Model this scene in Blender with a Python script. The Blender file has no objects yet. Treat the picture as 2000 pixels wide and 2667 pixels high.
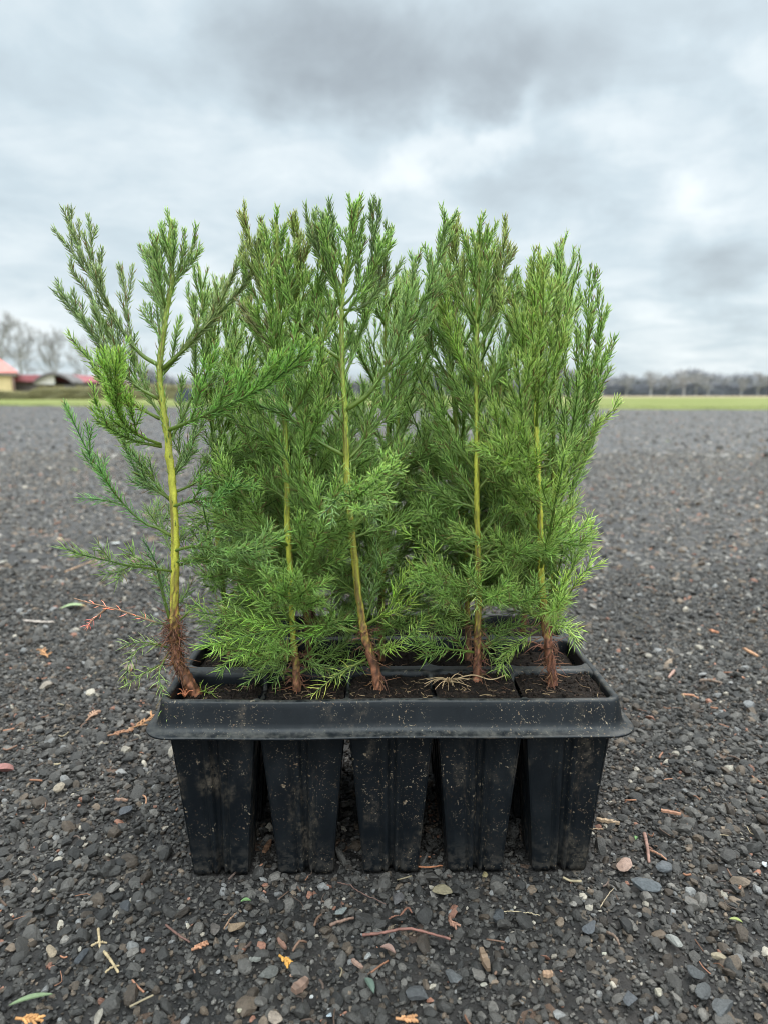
import bpy, bmesh, math, random
import numpy as np
from mathutils import Vector

sc = bpy.context.scene
R = math.radians

# ------------------------------------------------------------------ camera
CAMH, PITCH, FPX = 0.398, R(9.3), 1850.0          # focal length in pixels of the 2000x2667 photograph
cam_d = bpy.data.cameras.new('camera')
cam = bpy.data.objects.new('camera', cam_d)
sc.collection.objects.link(cam)
cam.location = (0, 0, CAMH)
cam.rotation_euler = (R(90) - PITCH, 0, 0)
cam_d.sensor_fit = 'VERTICAL'
cam_d.sensor_height = 34.6
cam_d.lens = 34.6 * FPX / 2667
cam_d.clip_start = 0.02
cam_d.clip_end = 3000
cam_d.dof.use_dof = True
cam_d.dof.focus_distance = 0.585
cam_d.dof.aperture_fstop = 6.4
sc.camera = cam
sc.cycles.filter_width = 1.0

# ------------------------------------------------------------------ light
SUN_EL, SUN_AZ = R(58), R(35)                      # azimuth measured from +Y (the view) towards +X
sun_d = bpy.data.lights.new('sun', 'SUN')
sun_d.energy = 1.2
sun_d.angle = R(22)
sun_d.color = (1.0, 0.965, 0.91)
sun = bpy.data.objects.new('sun', sun_d)
sc.collection.objects.link(sun)
sd = Vector((math.cos(SUN_EL) * math.sin(SUN_AZ), math.cos(SUN_EL) * math.cos(SUN_AZ), math.sin(SUN_EL)))
sun.rotation_euler = sd.to_track_quat('Z', 'Y').to_euler()
sun.location = sd * 50

sc.view_settings.view_transform = 'Standard'
sc.view_settings.look = 'None'
sc.view_settings.exposure = 0.8
sc.view_settings.gamma = 1.0

CT, ST = math.cos(PITCH), math.sin(PITCH)
V2S = 2000 / 1659.0


def ray(sx, sy):
    a, b = (sx - 1000) / FPX, (1333.5 - sy) / FPX
    return np.array([a, CT + b * ST, -ST + b * CT])


def on_ground(sx, sy, z=0.0):
    d = ray(sx, sy)
    return np.array([0, 0, CAMH]) + d * ((z - CAMH) / d[2])


def on_plane(sx, sy, Y):
    d = ray(sx, sy)
    return np.array([0, 0, CAMH]) + d * (Y / d[1])


# ------------------------------------------------------------------ world
world = bpy.data.worlds.new('World')
sc.world = world
world.use_nodes = True
wn, wl = world.node_tree.nodes, world.node_tree.links
wn.clear()


def wmath(op, a, b=None, c=None, clamp=False):
    n = wn.new('ShaderNodeMath')
    n.operation = op
    n.use_clamp = clamp
    for i, v in enumerate((a, b, c)):
        if v is None:
            continue
        if isinstance(v, (int, float)):
            n.inputs[i].default_value = v
        else:
            wl.new(v, n.inputs[i])
    return n.outputs[0]


def build_world():
    out = wn.new('ShaderNodeOutputWorld')
    bg = wn.new('ShaderNodeBackground')
    bg.inputs['Strength'].default_value = 0.1
    wl.new(bg.outputs[0], out.inputs[0])
    sky = wn.new('ShaderNodeTexSky')
    sky.sky_type = 'NISHITA'
    sky.sun_disc = False
    sky.sun_elevation = SUN_EL
    sky.sun_rotation = SUN_AZ
    sky.dust_density = 3.0
    tc = wn.new('ShaderNodeTexCoord')
    sep = wn.new('ShaderNodeSeparateXYZ')
    wl.new(tc.outputs['Generated'], sep.inputs[0])
    X, Y, Z = sep.outputs
    az = wmath('ARCTAN2', X, Y)
    el = wmath('ARCSINE', Z)
    # cloud warp
    nz = wn.new('ShaderNodeTexNoise')
    nz.inputs['Scale'].default_value = 5.5
    nz.inputs['Detail'].default_value = 6
    nz.inputs['Roughness'].default_value = 0.55
    wl.new(tc.outputs['Generated'], nz.inputs['Vector'])
    sn = wn.new('ShaderNodeSeparateColor')
    wl.new(nz.outputs['Color'], sn.inputs[0])
    az_w = wmath('ADD', az, wmath('MULTIPLY', wmath('SUBTRACT', sn.outputs[0], 0.5), 0.34))
    el_w = wmath('ADD', el, wmath('MULTIPLY', wmath('SUBTRACT', sn.outputs[1], 0.5), 0.20))

    def blob(vx, vy, wx, wy, amt, tilt=0.0):
        d = ray(vx * V2S, vy * V2S)
        d = d / np.linalg.norm(d)
        a0, e0 = math.atan2(d[0], d[1]), math.asin(d[2])
        da, de = wmath('SUBTRACT', az_w, a0), wmath('SUBTRACT', el_w, e0)
        c, s = math.cos(tilt), math.sin(tilt)
        p = wmath('ADD', wmath('MULTIPLY', da, c), wmath('MULTIPLY', de, s))
        q = wmath('SUBTRACT', wmath('MULTIPLY', de, c), wmath('MULTIPLY', da, s))
        p = wmath('POWER', wmath('ABSOLUTE', wmath('DIVIDE', p, wx)), 2.0)
        q = wmath('POWER', wmath('ABSOLUTE', wmath('DIVIDE', q, wy)), 2.0)
        g = wmath('EXPONENT', wmath('MULTIPLY', wmath('ADD', p, q), -1.0))
        return wmath('MULTIPLY', g, amt)

    n2 = wn.new('ShaderNodeTexNoise')
    n2.inputs['Scale'].default_value = 1.0
    n2.inputs['Detail'].default_value = 7
    n2.inputs['Roughness'].default_value = 0.5
    n2.inputs['Distortion'].default_value = 0.6
    den = wmath('ADD', wmath('MAXIMUM', Z, 0.0), 0.16)
    cmb = wn.new('ShaderNodeCombineXYZ')
    wl.new(wmath('DIVIDE', X, den), cmb.inputs[0])
    wl.new(wmath('DIVIDE', Y, den), cmb.inputs[1])
    wl.new(cmb.outputs[0], n2.inputs['Vector'])
    n3 = wn.new('ShaderNodeTexNoise')
    n3.inputs['Scale'].default_value = 2.6
    n3.inputs['Detail'].default_value = 9
    n3.inputs['Roughness'].default_value = 0.6
    n3.inputs['Distortion'].default_value = 0.4
    st = wn.new('ShaderNodeMapping')
    st.inputs['Scale'].default_value = (1.0, 1.0, 1.0)
    st.inputs['Rotation'].default_value = (0, 0, 0.5)
    wl.new(cmb.outputs[0], st.inputs['Vector'])
    wl.new(st.outputs[0], n3.inputs['Vector'])
    B = wmath('ADD', 0.52, wmath('MULTIPLY', wmath('SUBTRACT', n2.outputs[0], 0.5), 0.8))
    B = wmath('ADD', B, wmath('MULTIPLY', wmath('SUBTRACT', n3.outputs[0], 0.5), 0.95))
    blobs = [
        (760, 160, 0.22, 0.075, -0.42, 0.0), (1150, 90, 0.25, 0.06, -0.36, 0.0), (620, 60, 0.2, 0.05, -0.2, 0.0),
        (800, 230, 0.12, 0.04, -0.15, -0.2),
        (80, 120, 0.10, 0.10, 0.12, 0.0), (300, 60, 0.05, 0.08, 0.12, 0.3), (60, 260, 0.16, 0.06, -0.16, 0.0),
        (250, 370, 0.16, 0.05, 0.17, 0.0), (640, 290, 0.10, 0.05, 0.22, 0.3), (120, 480, 0.15, 0.07, -0.10, 0.0),
        (880, 365, 0.12, 0.024, 0.36, 0.45), (1070, 240, 0.09, 0.025, 0.30, 0.75), (860, 440, 0.04, 0.03, 0.25, 0.0),
        (1290, 260, 0.09, 0.025, 0.30, -0.2), (1490, 375, 0.045, 0.025, 0.30, -0.3), (1610, 230, 0.035, 0.07, 0.2, 0.6),
        (1400, 450, 0.10, 0.03, 0.22, 0.0), (1640, 100, 0.05, 0.05, 0.2, 0.0),
        (1080, 400, 0.14, 0.04, -0.20, 0.0), (1590, 580, 0.09, 0.035, -0.42, 0.0), (1400, 620, 0.12, 0.04, -0.06, 0.0),
        (1500, 730, 0.25, 0.05, 0.12, 0.0), (100, 720, 0.25, 0.06, 0.12, 0.0),
    ]
    for b in blobs:
        B = wmath('ADD', B, blob(*b))
    ramp = wn.new('ShaderNodeValToRGB')
    cr = ramp.color_ramp
    cr.elements[0].position = 0.0
    cr.elements[0].color = (0.255, 0.29, 0.32, 1)
    cr.elements[1].position = 1.0
    cr.elements[1].color = (0.92, 0.955, 0.955, 1)
    e = cr.elements.new(0.5)
    e.color = (0.51, 0.60, 0.65, 1)
    B = wmath('DIVIDE', wmath('ADD', B, 0.35), 1.6)
    wl.new(B, ramp.inputs[0])
    # an overcast dome is brightest overhead
    mr = wn.new('ShaderNodeMapRange')
    mr.interpolation_type = 'SMOOTHSTEP'
    mr.inputs['From Min'].default_value = R(27)
    mr.inputs['From Max'].default_value = R(62)
    mr.inputs['To Min'].default_value = 7.4
    mr.inputs['To Max'].default_value = 33.0
    wl.new(el, mr.inputs['Value'])
    vm = wn.new('ShaderNodeVectorMath')
    vm.operation = 'SCALE'
    wl.new(ramp.outputs[0], vm.inputs[0])
    back = wn.new('ShaderNodeMapRange')  # added front fill: brightens the unseen sky behind the camera
    back.interpolation_type = 'SMOOTHSTEP'
    back.inputs['From Min'].default_value = 0.1
    back.inputs['From Max'].default_value = -0.7
    back.inputs['To Min'].default_value = 1.0
    back.inputs['To Max'].default_value = 2.5
    wl.new(Y, back.inputs['Value'])
    wl.new(wmath('MULTIPLY', mr.outputs[0], back.outputs[0]), vm.inputs['Scale'])
    mix = wn.new('ShaderNodeMix')
    mix.data_type = 'RGBA'
    mix.inputs[0].default_value = 0.06
    wl.new(vm.outputs[0], mix.inputs[6])
    wl.new(sky.outputs[0], mix.inputs[7])
    wl.new(mix.outputs[2], bg.inputs['Color'])


build_world()

# ------------------------------------------------------------------ material helpers


class NT:
    def __init__(self, name):
        self.m = bpy.data.materials.new(name)
        self.m.use_nodes = True
        self.t = self.m.node_tree
        self.n, self.l = self.t.nodes, self.t.links
        self.p = self.n['Principled BSDF']
        self.out = self.n['Material Output']

    def add(self, kind, **kw):
        nd = self.n.new(kind)
        for k, v in kw.items():
            if k.startswith('i_'):
                nd.inputs[k[2:].replace('_', ' ')].default_value = v
            else:
                setattr(nd, k, v)
        return nd

    def link(self, a, b):
        self.l.new(a, b)

    def math(self, op, a, b=None, clamp=False):
        nd = self.n.new('ShaderNodeMath')
        nd.operation = op
        nd.use_clamp = clamp
        for i, v in enumerate((a, b)):
            if v is None:
                continue
            if isinstance(v, (int, float)):
                nd.inputs[i].default_value = v
            else:
                self.l.new(v, nd.inputs[i])
        return nd.outputs[0]

    def noise(self, vec, scale, detail=4, rough=0.55):
        nd = self.add('ShaderNodeTexNoise')
        nd.inputs['Scale'].default_value = scale
        nd.inputs['Detail'].default_value = detail
        nd.inputs['Roughness'].default_value = rough
        if vec is not None:
            self.l.new(vec, nd.inputs['Vector'])
        return nd.outputs[0]

    def mixc(self, fac, a, b, blend='MIX'):
        nd = self.n.new('ShaderNodeMix')
        nd.data_type = 'RGBA'
        nd.blend_type = blend
        for i, v in ((0, fac), (6, a), (7, b)):
            if isinstance(v, (int, float)):
                nd.inputs[i].default_value = v
            elif isinstance(v, tuple):
                nd.inputs[i].default_value = v if len(v) == 4 else v + (1,)
            else:
                self.l.new(v, nd.inputs[i])
        return nd.outputs[2]

    def step(self, v, lo, hi):
        nd = self.n.new('ShaderNodeMapRange')
        nd.interpolation_type = 'SMOOTHSTEP'
        nd.inputs['From Min'].default_value = lo
        nd.inputs['From Max'].default_value = hi
        self.l.new(v, nd.inputs['Value'])
        return nd.outputs[0]

    def bump(self, h, strength, dist):
        nd = self.n.new('ShaderNodeBump')
        nd.inputs['Strength'].default_value = strength
        nd.inputs['Distance'].default_value = dist
        self.l.new(h, nd.inputs['Height'])
        self.l.new(nd.outputs[0], self.p.inputs['Normal'])
        return nd

    def obj(self):
        return self.add('ShaderNodeTexCoord').outputs['Object']

    def attr(self, name='col'):
        return self.add('ShaderNodeAttribute', attribute_name=name).outputs['Color']

    def base(self, v):
        if isinstance(v, tuple):
            self.p.inputs['Base Color'].default_value = v if len(v) == 4 else v + (1,)
        else:
            self.l.new(v, self.p.inputs['Base Color'])

    def rough(self, v):
        if isinstance(v, (int, float)):
            self.p.inputs['Roughness'].default_value = v
        else:
            self.l.new(v, self.p.inputs['Roughness'])


def flat_mat(name, col, rough=0.7, var=0.25, scale=60, bump=0.0, dist=0.001):
    m = NT(name)
    v = m.obj()
    n = m.noise(v, scale, 5)
    dark = tuple(c * (1 - var) for c in col)
    lite = tuple(min(1, c * (1 + var)) for c in col)
    m.base(m.mixc(m.step(n, 0.3, 0.7), dark, lite))
    m.rough(rough)
    if bump:
        m.bump(m.noise(v, scale * 2.5, 6, 0.65), bump, dist)
    return m.m


def foliage_mat(name, trans=0.3, rough=0.42):
    m = NT(name)
    c = m.attr()
    m.base(c)
    m.rough(rough)
    m.p.inputs['Specular IOR Level'].default_value = 0.45
    tr = m.add('ShaderNodeBsdfTranslucent')
    hs = m.add('ShaderNodeHueSaturation')
    hs.inputs['Saturation'].default_value = 1.0
    hs.inputs['Value'].default_value = 1.5
    m.link(c, hs.inputs['Color'])
    m.link(hs.outputs[0], tr.inputs[0])
    mx = m.add('ShaderNodeMixShader')
    mx.inputs[0].default_value = trans
    m.link(m.p.outputs[0], mx.inputs[1])
    m.link(tr.outputs[0], mx.inputs[2])
    m.link(mx.outputs[0], m.out.inputs[0])
    return m.m


def attr_mat(name, rough=0.7, nscale=400, nvar=0.35, bump=0.4, dist=0.0006, spec=0.35):
    m = NT(name)
    v = m.obj()
    n = m.noise(v, nscale, 4, 0.6)
    f = m.math('ADD', m.math('MULTIPLY', m.math('SUBTRACT', n, 0.5), nvar * 2), 1.0)
    sc_ = m.add('ShaderNodeVectorMath', operation='SCALE')
    m.link(m.attr(), sc_.inputs[0])
    m.link(f, sc_.inputs['Scale'])
    m.base(sc_.outputs[0])
    m.rough(rough)
    m.p.inputs['Specular IOR Level'].default_value = spec
    if bump:
        m.bump(m.noise(v, nscale * 1.6, 5, 0.65), bump, dist)
    return m.m


def plastic_mat():
    m = NT('black_plastic')
    v = m.add('ShaderNodeNewGeometry').outputs['Position']
    sep = m.add('ShaderNodeSeparateXYZ')
    m.link(v, sep.inputs[0])
    z = sep.outputs[2]
    # flecks of dust and dried soil: two sizes of short specks
    warp = m.add('ShaderNodeTexNoise')
    warp.inputs['Scale'].default_value = 420
    warp.inputs['Detail'].default_value = 1
    m.link(v, warp.inputs['Vector'])
    w = m.add('ShaderNodeVectorMath', operation='MULTIPLY_ADD')
    m.link(warp.outputs['Color'], w.inputs[0])
    w.inputs[1].default_value = (0.006, 0.006, 0.006)
    m.link(v, w.inputs[2])

    def specks(scale, thr, cut, stretch):
        mp = m.add('ShaderNodeMapping')
        mp.inputs['Scale'].default_value = stretch
        m.link(w.outputs[0], mp.inputs['Vector'])
        vo = m.add('ShaderNodeTexVoronoi')
        vo.inputs['Scale'].default_value = scale
        m.link(mp.outputs[0], vo.inputs['Vector'])
        near = m.math('LESS_THAN', vo.outputs['Distance'], thr)
        sc2 = m.add('ShaderNodeSeparateColor')
        m.link(vo.outputs['Color'], sc2.inputs[0])
        pick = m.math('GREATER_THAN', sc2.outputs[0], cut)
        return m.math('MULTIPLY', near, pick), sc2.outputs[1]
    patch = m.step(m.noise(v, 17, 4, 0.6), 0.40, 0.64)
    s1, r1 = specks(330, 0.22, 0.72, (1.0, 1.0, 0.55))
    s2, r2 = specks(150, 0.17, 0.80, (0.6, 0.6, 1.0))
    s3, r3 = specks(620, 0.26, 0.70, (1, 1, 1))
    sp = m.math('ADD', m.math('ADD', m.math('MULTIPLY', s1, patch), m.math('MULTIPLY', s2, patch)), m.math('MULTIPLY', s3, patch), clamp=True)
    # smeared dried mud
    st = m.add('ShaderNodeMapping')
    st.inputs['Scale'].default_value = (1, 1, 0.45)
    m.link(v, st.inputs['Vector'])
    mud = m.math('MULTIPLY', m.step(m.noise(st.outputs[0], 34, 5, 0.6), 0.55, 0.72), m.step(m.noise(v, 240, 4, 0.7), 0.35, 0.7))
    film = m.step(m.noise(st.outputs[0], 48, 5, 0.65), 0.35, 0.8)
    base = m.mixc(film, (0.0045, 0.0058, 0.0072), (0.0095, 0.0112, 0.0128))
    base = m.mixc(m.math('MULTIPLY', mud, 0.7), base, (0.10, 0.078, 0.056))
    tone = m.mixc(r1, (0.36, 0.29, 0.2), (0.16, 0.10, 0.06))
    base = m.mixc(m.math('MULTIPLY', sp, 0.85), base, tone)
    m.base(base)
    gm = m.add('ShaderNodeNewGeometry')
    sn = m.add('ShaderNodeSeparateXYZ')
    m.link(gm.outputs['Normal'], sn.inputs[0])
    # dust on upward faces, doubling as the rim's painted highlight, dried soil splashes near the feet
    dust_highlight = m.math('MULTIPLY', m.step(sn.outputs[2], 0.25, 0.95), m.step(m.noise(v, 120, 5, 0.65), 0.32, 0.75))
    base = m.mixc(m.math('MULTIPLY', dust_highlight, 0.6), base, (0.10, 0.092, 0.08))
    gp = m.add('ShaderNodeSeparateXYZ')
    m.link(gm.outputs['Position'], gp.inputs[0])
    low = m.math('MULTIPLY', m.step(gp.outputs[2], 0.045, 0.0), m.step(m.noise(v, 160, 6, 0.7), 0.42, 0.62))
    base = m.mixc(m.math('MULTIPLY', low, 0.55), base, (0.05, 0.042, 0.034))
    m.base(base)
    dirt = m.math('ADD', m.math('ADD', sp, mud), m.math('ADD', dust_highlight, low), clamp=True)
    m.rough(m.math('ADD', m.math('MULTIPLY', film, 0.14), m.math('ADD', m.math('MULTIPLY', dirt, 0.35), 0.30)))
    m.p.inputs['Specular IOR Level'].default_value = 0.24
    m.bump(m.math('ADD', m.noise(v, 700, 4, 0.6), m.math('MULTIPLY', sp, 1.4)), 0.12, 0.0006)
    return m.m


def soil_mat():
    m = NT('potting_soil')
    v = m.obj()
    n = m.noise(v, 260, 6, 0.7)
    c = m.mixc(m.step(n, 0.3, 0.72), (0.005, 0.0034, 0.0026), (0.030, 0.019, 0.013))
    f = m.noise(v, 900, 3, 0.6)
    c = m.mixc(m.step(f, 0.66, 0.78), c, (0.12, 0.07, 0.04))
    m.base(c)
    m.rough(0.9)
    m.p.inputs['Specular IOR Level'].default_value = 0.2
    m.bump(m.noise(v, 420, 7, 0.75), 1.0, 0.0025)
    return m.m


def ground_mat():
    m = NT('crushed_asphalt')
    v = m.obj()
    geo = m.add('ShaderNodeTexVoronoi')
    geo.inputs['Scale'].default_value = 95
    m.link(v, geo.inputs['Vector'])
    vo2 = m.add('ShaderNodeTexVoronoi')
    vo2.inputs['Scale'].default_value = 38
    m.link(v, vo2.inputs['Vector'])
    g1 = m.add('ShaderNodeSeparateColor')
    m.link(geo.outputs['Color'], g1.inputs[0])
    g2 = m.add('ShaderNodeSeparateColor')
    m.link(vo2.outputs['Color'], g2.inputs[0])
    fine = m.noise(v, 420, 5, 0.7)
    big = m.noise(v, 1.1, 5, 0.55)
    mid = m.noise(v, 9, 5, 0.6)
    val = m.math('ADD', m.math('MULTIPLY', g1.outputs[0], 0.35), m.math('ADD', m.math('MULTIPLY', g2.outputs[0], 0.3), m.math('MULTIPLY', fine, 0.4)))
    c = m.mixc(val, (0.008, 0.0075, 0.007), (0.072, 0.066, 0.062))
    c = m.mixc(m.step(g2.outputs[1], 0.965, 0.97), c, (0.22, 0.15, 0.11))
    c = m.mixc(m.step(g1.outputs[1], 0.975, 0.98), c, (0.25, 0.23, 0.2))
    tone = m.math('ADD', m.math('MULTIPLY', big, 1.25), m.math('MULTIPLY', mid, 0.35))
    c = m.mixc(m.step(tone, 0.55, 1.1), m.mixc(1.0, c, (0.72, 0.71, 0.71), 'MULTIPLY'), m.mixc(1.0, c, (1.25, 1.22, 1.2), 'MULTIPLY'))
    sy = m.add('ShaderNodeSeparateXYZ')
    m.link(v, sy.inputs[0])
    far_base = m.step(m.math('ADD', sy.outputs[1], m.math('MULTIPLY', mid, 1.5)), 1.4, 5.5)   # base colour darkened under the near stones; further out it stands for them
    c = m.mixc(far_base, m.mixc(1.0, c, (0.50, 0.43, 0.37), 'MULTIPLY'), c)
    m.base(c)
    m.rough(0.68)
    m.p.inputs['Specular IOR Level'].default_value = 0.5
    h = m.math('SUBTRACT', m.math('ADD', m.math('MULTIPLY', fine, 0.25), m.math('MULTIPLY', mid, 0.6)), m.math('ADD', m.math('MULTIPLY', geo.outputs['Distance'], 0.5), m.math('MULTIPLY', vo2.outputs['Distance'], 0.7)))
    m.bump(h, 0.9, 0.012)
    return m.m


MAT = dict(
    needle=foliage_mat('green_needles', 0.5, 0.36),
    dry=foliage_mat('dry_brown_needles', 0.15, 0.6),
    bark=attr_mat('stem_bark', 0.55, 700, 0.45, 0.5, 0.0008),
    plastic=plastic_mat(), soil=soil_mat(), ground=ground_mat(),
    stone=attr_mat('gravel_stone', 0.66, 520, 0.62, 0.8, 0.0014, 0.4),
    litter=attr_mat('plant_litter', 0.65, 500, 0.3, 0.4, 0.0005),
)

# ------------------------------------------------------------------ object helpers


def link(o):
    sc.collection.objects.link(o)
    return o


def tag(o, label, cat, group=None):
    o['label'] = label
    o['category'] = cat
    if group:
        o['group'] = group
    return o


def empty(name, loc, label, cat, group=None):
    o = bpy.data.objects.new(name, None)
    o.empty_display_size = 0.01
    o.location = loc
    link(o)
    return tag(o, label, cat, group)


def np_mesh(name, V, quads, tris, mat, parent=None, col=None, smooth=True, origin=None):
    """V (n,3) world coordinates; origin moves the object's origin there."""
    V = np.asarray(V, np.float32)
    org = np.zeros(3, np.float32) if origin is None else np.asarray(origin, np.float32)
    me = bpy.data.meshes.new(name)
    quads = np.zeros((0, 4), np.int32) if quads is None else np.asarray(quads, np.int32)
    tris = np.zeros((0, 3), np.int32) if tris is None else np.asarray(tris, np.int32)
    nq, nt = len(quads), len(tris)
    me.vertices.add(len(V))
    me.vertices.foreach_set('co', (V - org).ravel())
    me.loops.add(nq * 4 + nt * 3)
    me.loops.foreach_set('vertex_index', np.concatenate([quads.ravel(), tris.ravel()]).astype(np.int32))
    me.polygons.add(nq + nt)
    ls = np.concatenate([np.arange(nq) * 4, nq * 4 + np.arange(nt) * 3]).astype(np.int32)
    me.polygons.foreach_set('loop_start', ls)
    me.polygons.foreach_set('use_smooth', np.full(nq + nt, smooth))
    if col is not None:
        a = me.attributes.new('col', 'FLOAT_COLOR', 'POINT')
        c4 = np.ones((len(V), 4), np.float32)
        c4[:, :3] = col
        a.data.foreach_set('color', c4.ravel())
    me.update(calc_edges=True)
    me.materials.append(mat)
    o = bpy.data.objects.new(name, me)
    link(o)
    if parent is not None:
        o.parent = parent
        o.location = org - np.array(parent.location, np.float32)
    else:
        o.location = org
    return o


def unit(v, axis=-1):
    return v / np.maximum(np.linalg.norm(v, axis=axis, keepdims=True), 1e-9)


def smooth_path(P, n):
    P = np.asarray(P, float)
    if len(P) == 2:
        t = np.linspace(0, 1, n)[:, None]
        return P[0] * (1 - t) + P[1] * t
    Q = np.vstack([2 * P[0] - P[1], P, 2 * P[-1] - P[-2]])
    seg = len(P) - 1
    t = np.linspace(0, seg, n)
    i = np.minimum(t.astype(int), seg - 1)
    u = (t - i)[:, None]
    p0, p1, p2, p3 = Q[i], Q[i + 1], Q[i + 2], Q[i + 3]
    return 0.5 * (2 * p1 + (p2 - p0) * u + (2 * p0 - 5 * p1 + 4 * p2 - p3) * u ** 2 + (3 * p1 - p0 - 3 * p2 + p3) * u ** 3)


def frames(P):
    T = unit(np.gradient(P, axis=0))
    m = np.abs(T.mean(0))
    ref = np.eye(3)[int(np.argmin(m))]
    A = unit(np.cross(T, ref))
    return T, A, np.cross(T, A)


class Acc:
    """collects tubes, needles and loose meshes into one mesh"""

    def __init__(self):
        self.V, self.Q, self.T, self.C, self.n = [], [], [], [], 0
        self.nd = []

    def raw(self, V, Q=None, T=None, C=(0.5, 0.5, 0.5)):
        V = np.asarray(V, float)
        self.V.append(V)
        if Q is not None and len(Q):
            self.Q.append(np.asarray(Q) + self.n)
        if T is not None and len(T):
            self.T.append(np.asarray(T) + self.n)
        C = np.asarray(C, float)
        self.C.append(np.broadcast_to(C, (len(V), 3)) if C.ndim == 1 else C)
        self.n += len(V)

    def tube(self, P, Rr, C, sides=5, cap=True, wob=None):
        P = np.asarray(P, float)
        n = len(P)
        Rr = np.broadcast_to(np.asarray(Rr, float), (n,))
        T, A, Bv = frames(P)
        th = np.linspace(0, 2 * np.pi, sides, endpoint=False)
        rad = Rr[:, None] * np.ones(sides)[None]
        if wob is not None:
            rad = rad * wob
        V = P[:, None] + rad[..., None] * (np.cos(th)[None, :, None] * A[:, None] + np.sin(th)[None, :, None] * Bv[:, None])
        V = V.reshape(-1, 3)
        i, j = np.meshgrid(np.arange(n - 1), np.arange(sides), indexing='ij')
        a = i * sides + j
        b = i * sides + (j + 1) % sides
        Q = np.stack([a, a + 0 * b + 0, b + sides, a + sides], -1)
        Q[..., 1] = b
        C = np.asarray(C, float)
        if C.ndim == 1:
            Cv = np.broadcast_to(C, (n * sides, 3))
        elif C.ndim == 2:
            Cv = np.repeat(C, sides, 0)
        else:
            Cv = C.reshape(-1, 3)
        Tt = None
        if cap:
            V = np.vstack([V, P[-1] + T[-1] * Rr[-1] * 0.8, P[0] - T[0] * Rr[0] * 0.3])
            Cv = np.vstack([Cv, Cv[-1], Cv[0]])
            k = n * sides
            jj = np.arange(sides)
            t1 = np.stack([(n - 1) * sides + jj, (n - 1) * sides + (jj + 1) % sides, np.full(sides, k)], -1)
            t2 = np.stack([(jj + 1) % sides, jj, np.full(sides, k + 1)], -1)
            Tt = np.vstack([t1, t2])
        self.raw(V, Q.reshape(-1, 4), Tt, Cv)

    def needles(self, p, d, t, L, W, C):
        self.nd.append((p, d, t, L, W, C))

    def flush_needles(self, lod=0):
        if not self.nd:
            return
        p, d, t, L, W, C = [np.concatenate(x) for x in zip(*self.nd)]
        self.nd = []
        n = len(p)
        a = unit(np.cross(d, t) + 1e-6)
        b = unit(np.cross(a, d))
        L = L[:, None]
        W = W[:, None]
        tri = [(0, 1.0), (0.87, -0.5), (-0.87, -0.5)]
        base = [p + (a * x + b * y) * W * 0.40 for x, y in tri]
        tip = p + d * L * 0.90 + t * L * 0.22
        if lod == 0:
            mp = p + d * L * 0.52 + t * L * 0.03
            mid = [mp + (a * x + b * y) * W * 0.5 for x, y in tri]
            V = np.stack(base + mid + [tip], 1).reshape(-1, 3)
            o = (np.arange(n) * 7)[:, None]
            Q = np.concatenate([o + np.array([0, 1, 4, 3]), o + np.array([1, 2, 5, 4]), o + np.array([2, 0, 3, 5])])
            T = np.concatenate([o + np.array([3, 4, 6]), o + np.array([4, 5, 6]), o + np.array([5, 3, 6])])
            Cc = np.stack([C * 1.1] * 3 + [C] * 3 + [C * np.array([1.15, 1.08, 0.9])], 1).reshape(-1, 3)
        else:
            base = [p + (a * x + b * y) * W * 0.48 for x, y in tri]
            V = np.stack(base + [tip], 1).reshape(-1, 3)
            o = (np.arange(n) * 4)[:, None]
            Q = None
            T = np.concatenate([o + np.array([0, 1, 3]), o + np.array([1, 2, 3]), o + np.array([2, 0, 3])])
            Cc = np.stack([C] * 4, 1).reshape(-1, 3)
        self.raw(V, Q, T, Cc)

    def build(self, name, mat, parent=None, smooth=True, origin=None):
        V = np.concatenate(self.V)
        Q = np.concatenate(self.Q) if self.Q else None
        T = np.concatenate(self.T) if self.T else None
        C = np.concatenate(self.C)
        if origin is None and parent is not None:
            origin = np.array(parent.location)
        return np_mesh(name, V, Q, T, mat, parent, C, smooth, origin)


# ------------------------------------------------------------------ ground
TRAY_YAW = R(1.1)
TRAY_O = np.array([0.0060, 0.529, 0.0])
CY, SY = math.cos(TRAY_YAW), math.sin(TRAY_YAW)


def tray_w(p):
    p = np.asarray(p, float)
    x, y, z = p[..., 0], p[..., 1], p[..., 2]
    return np.stack([TRAY_O[0] + x * CY - y * SY, TRAY_O[1] + x * SY + y * CY, z], -1)


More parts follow.
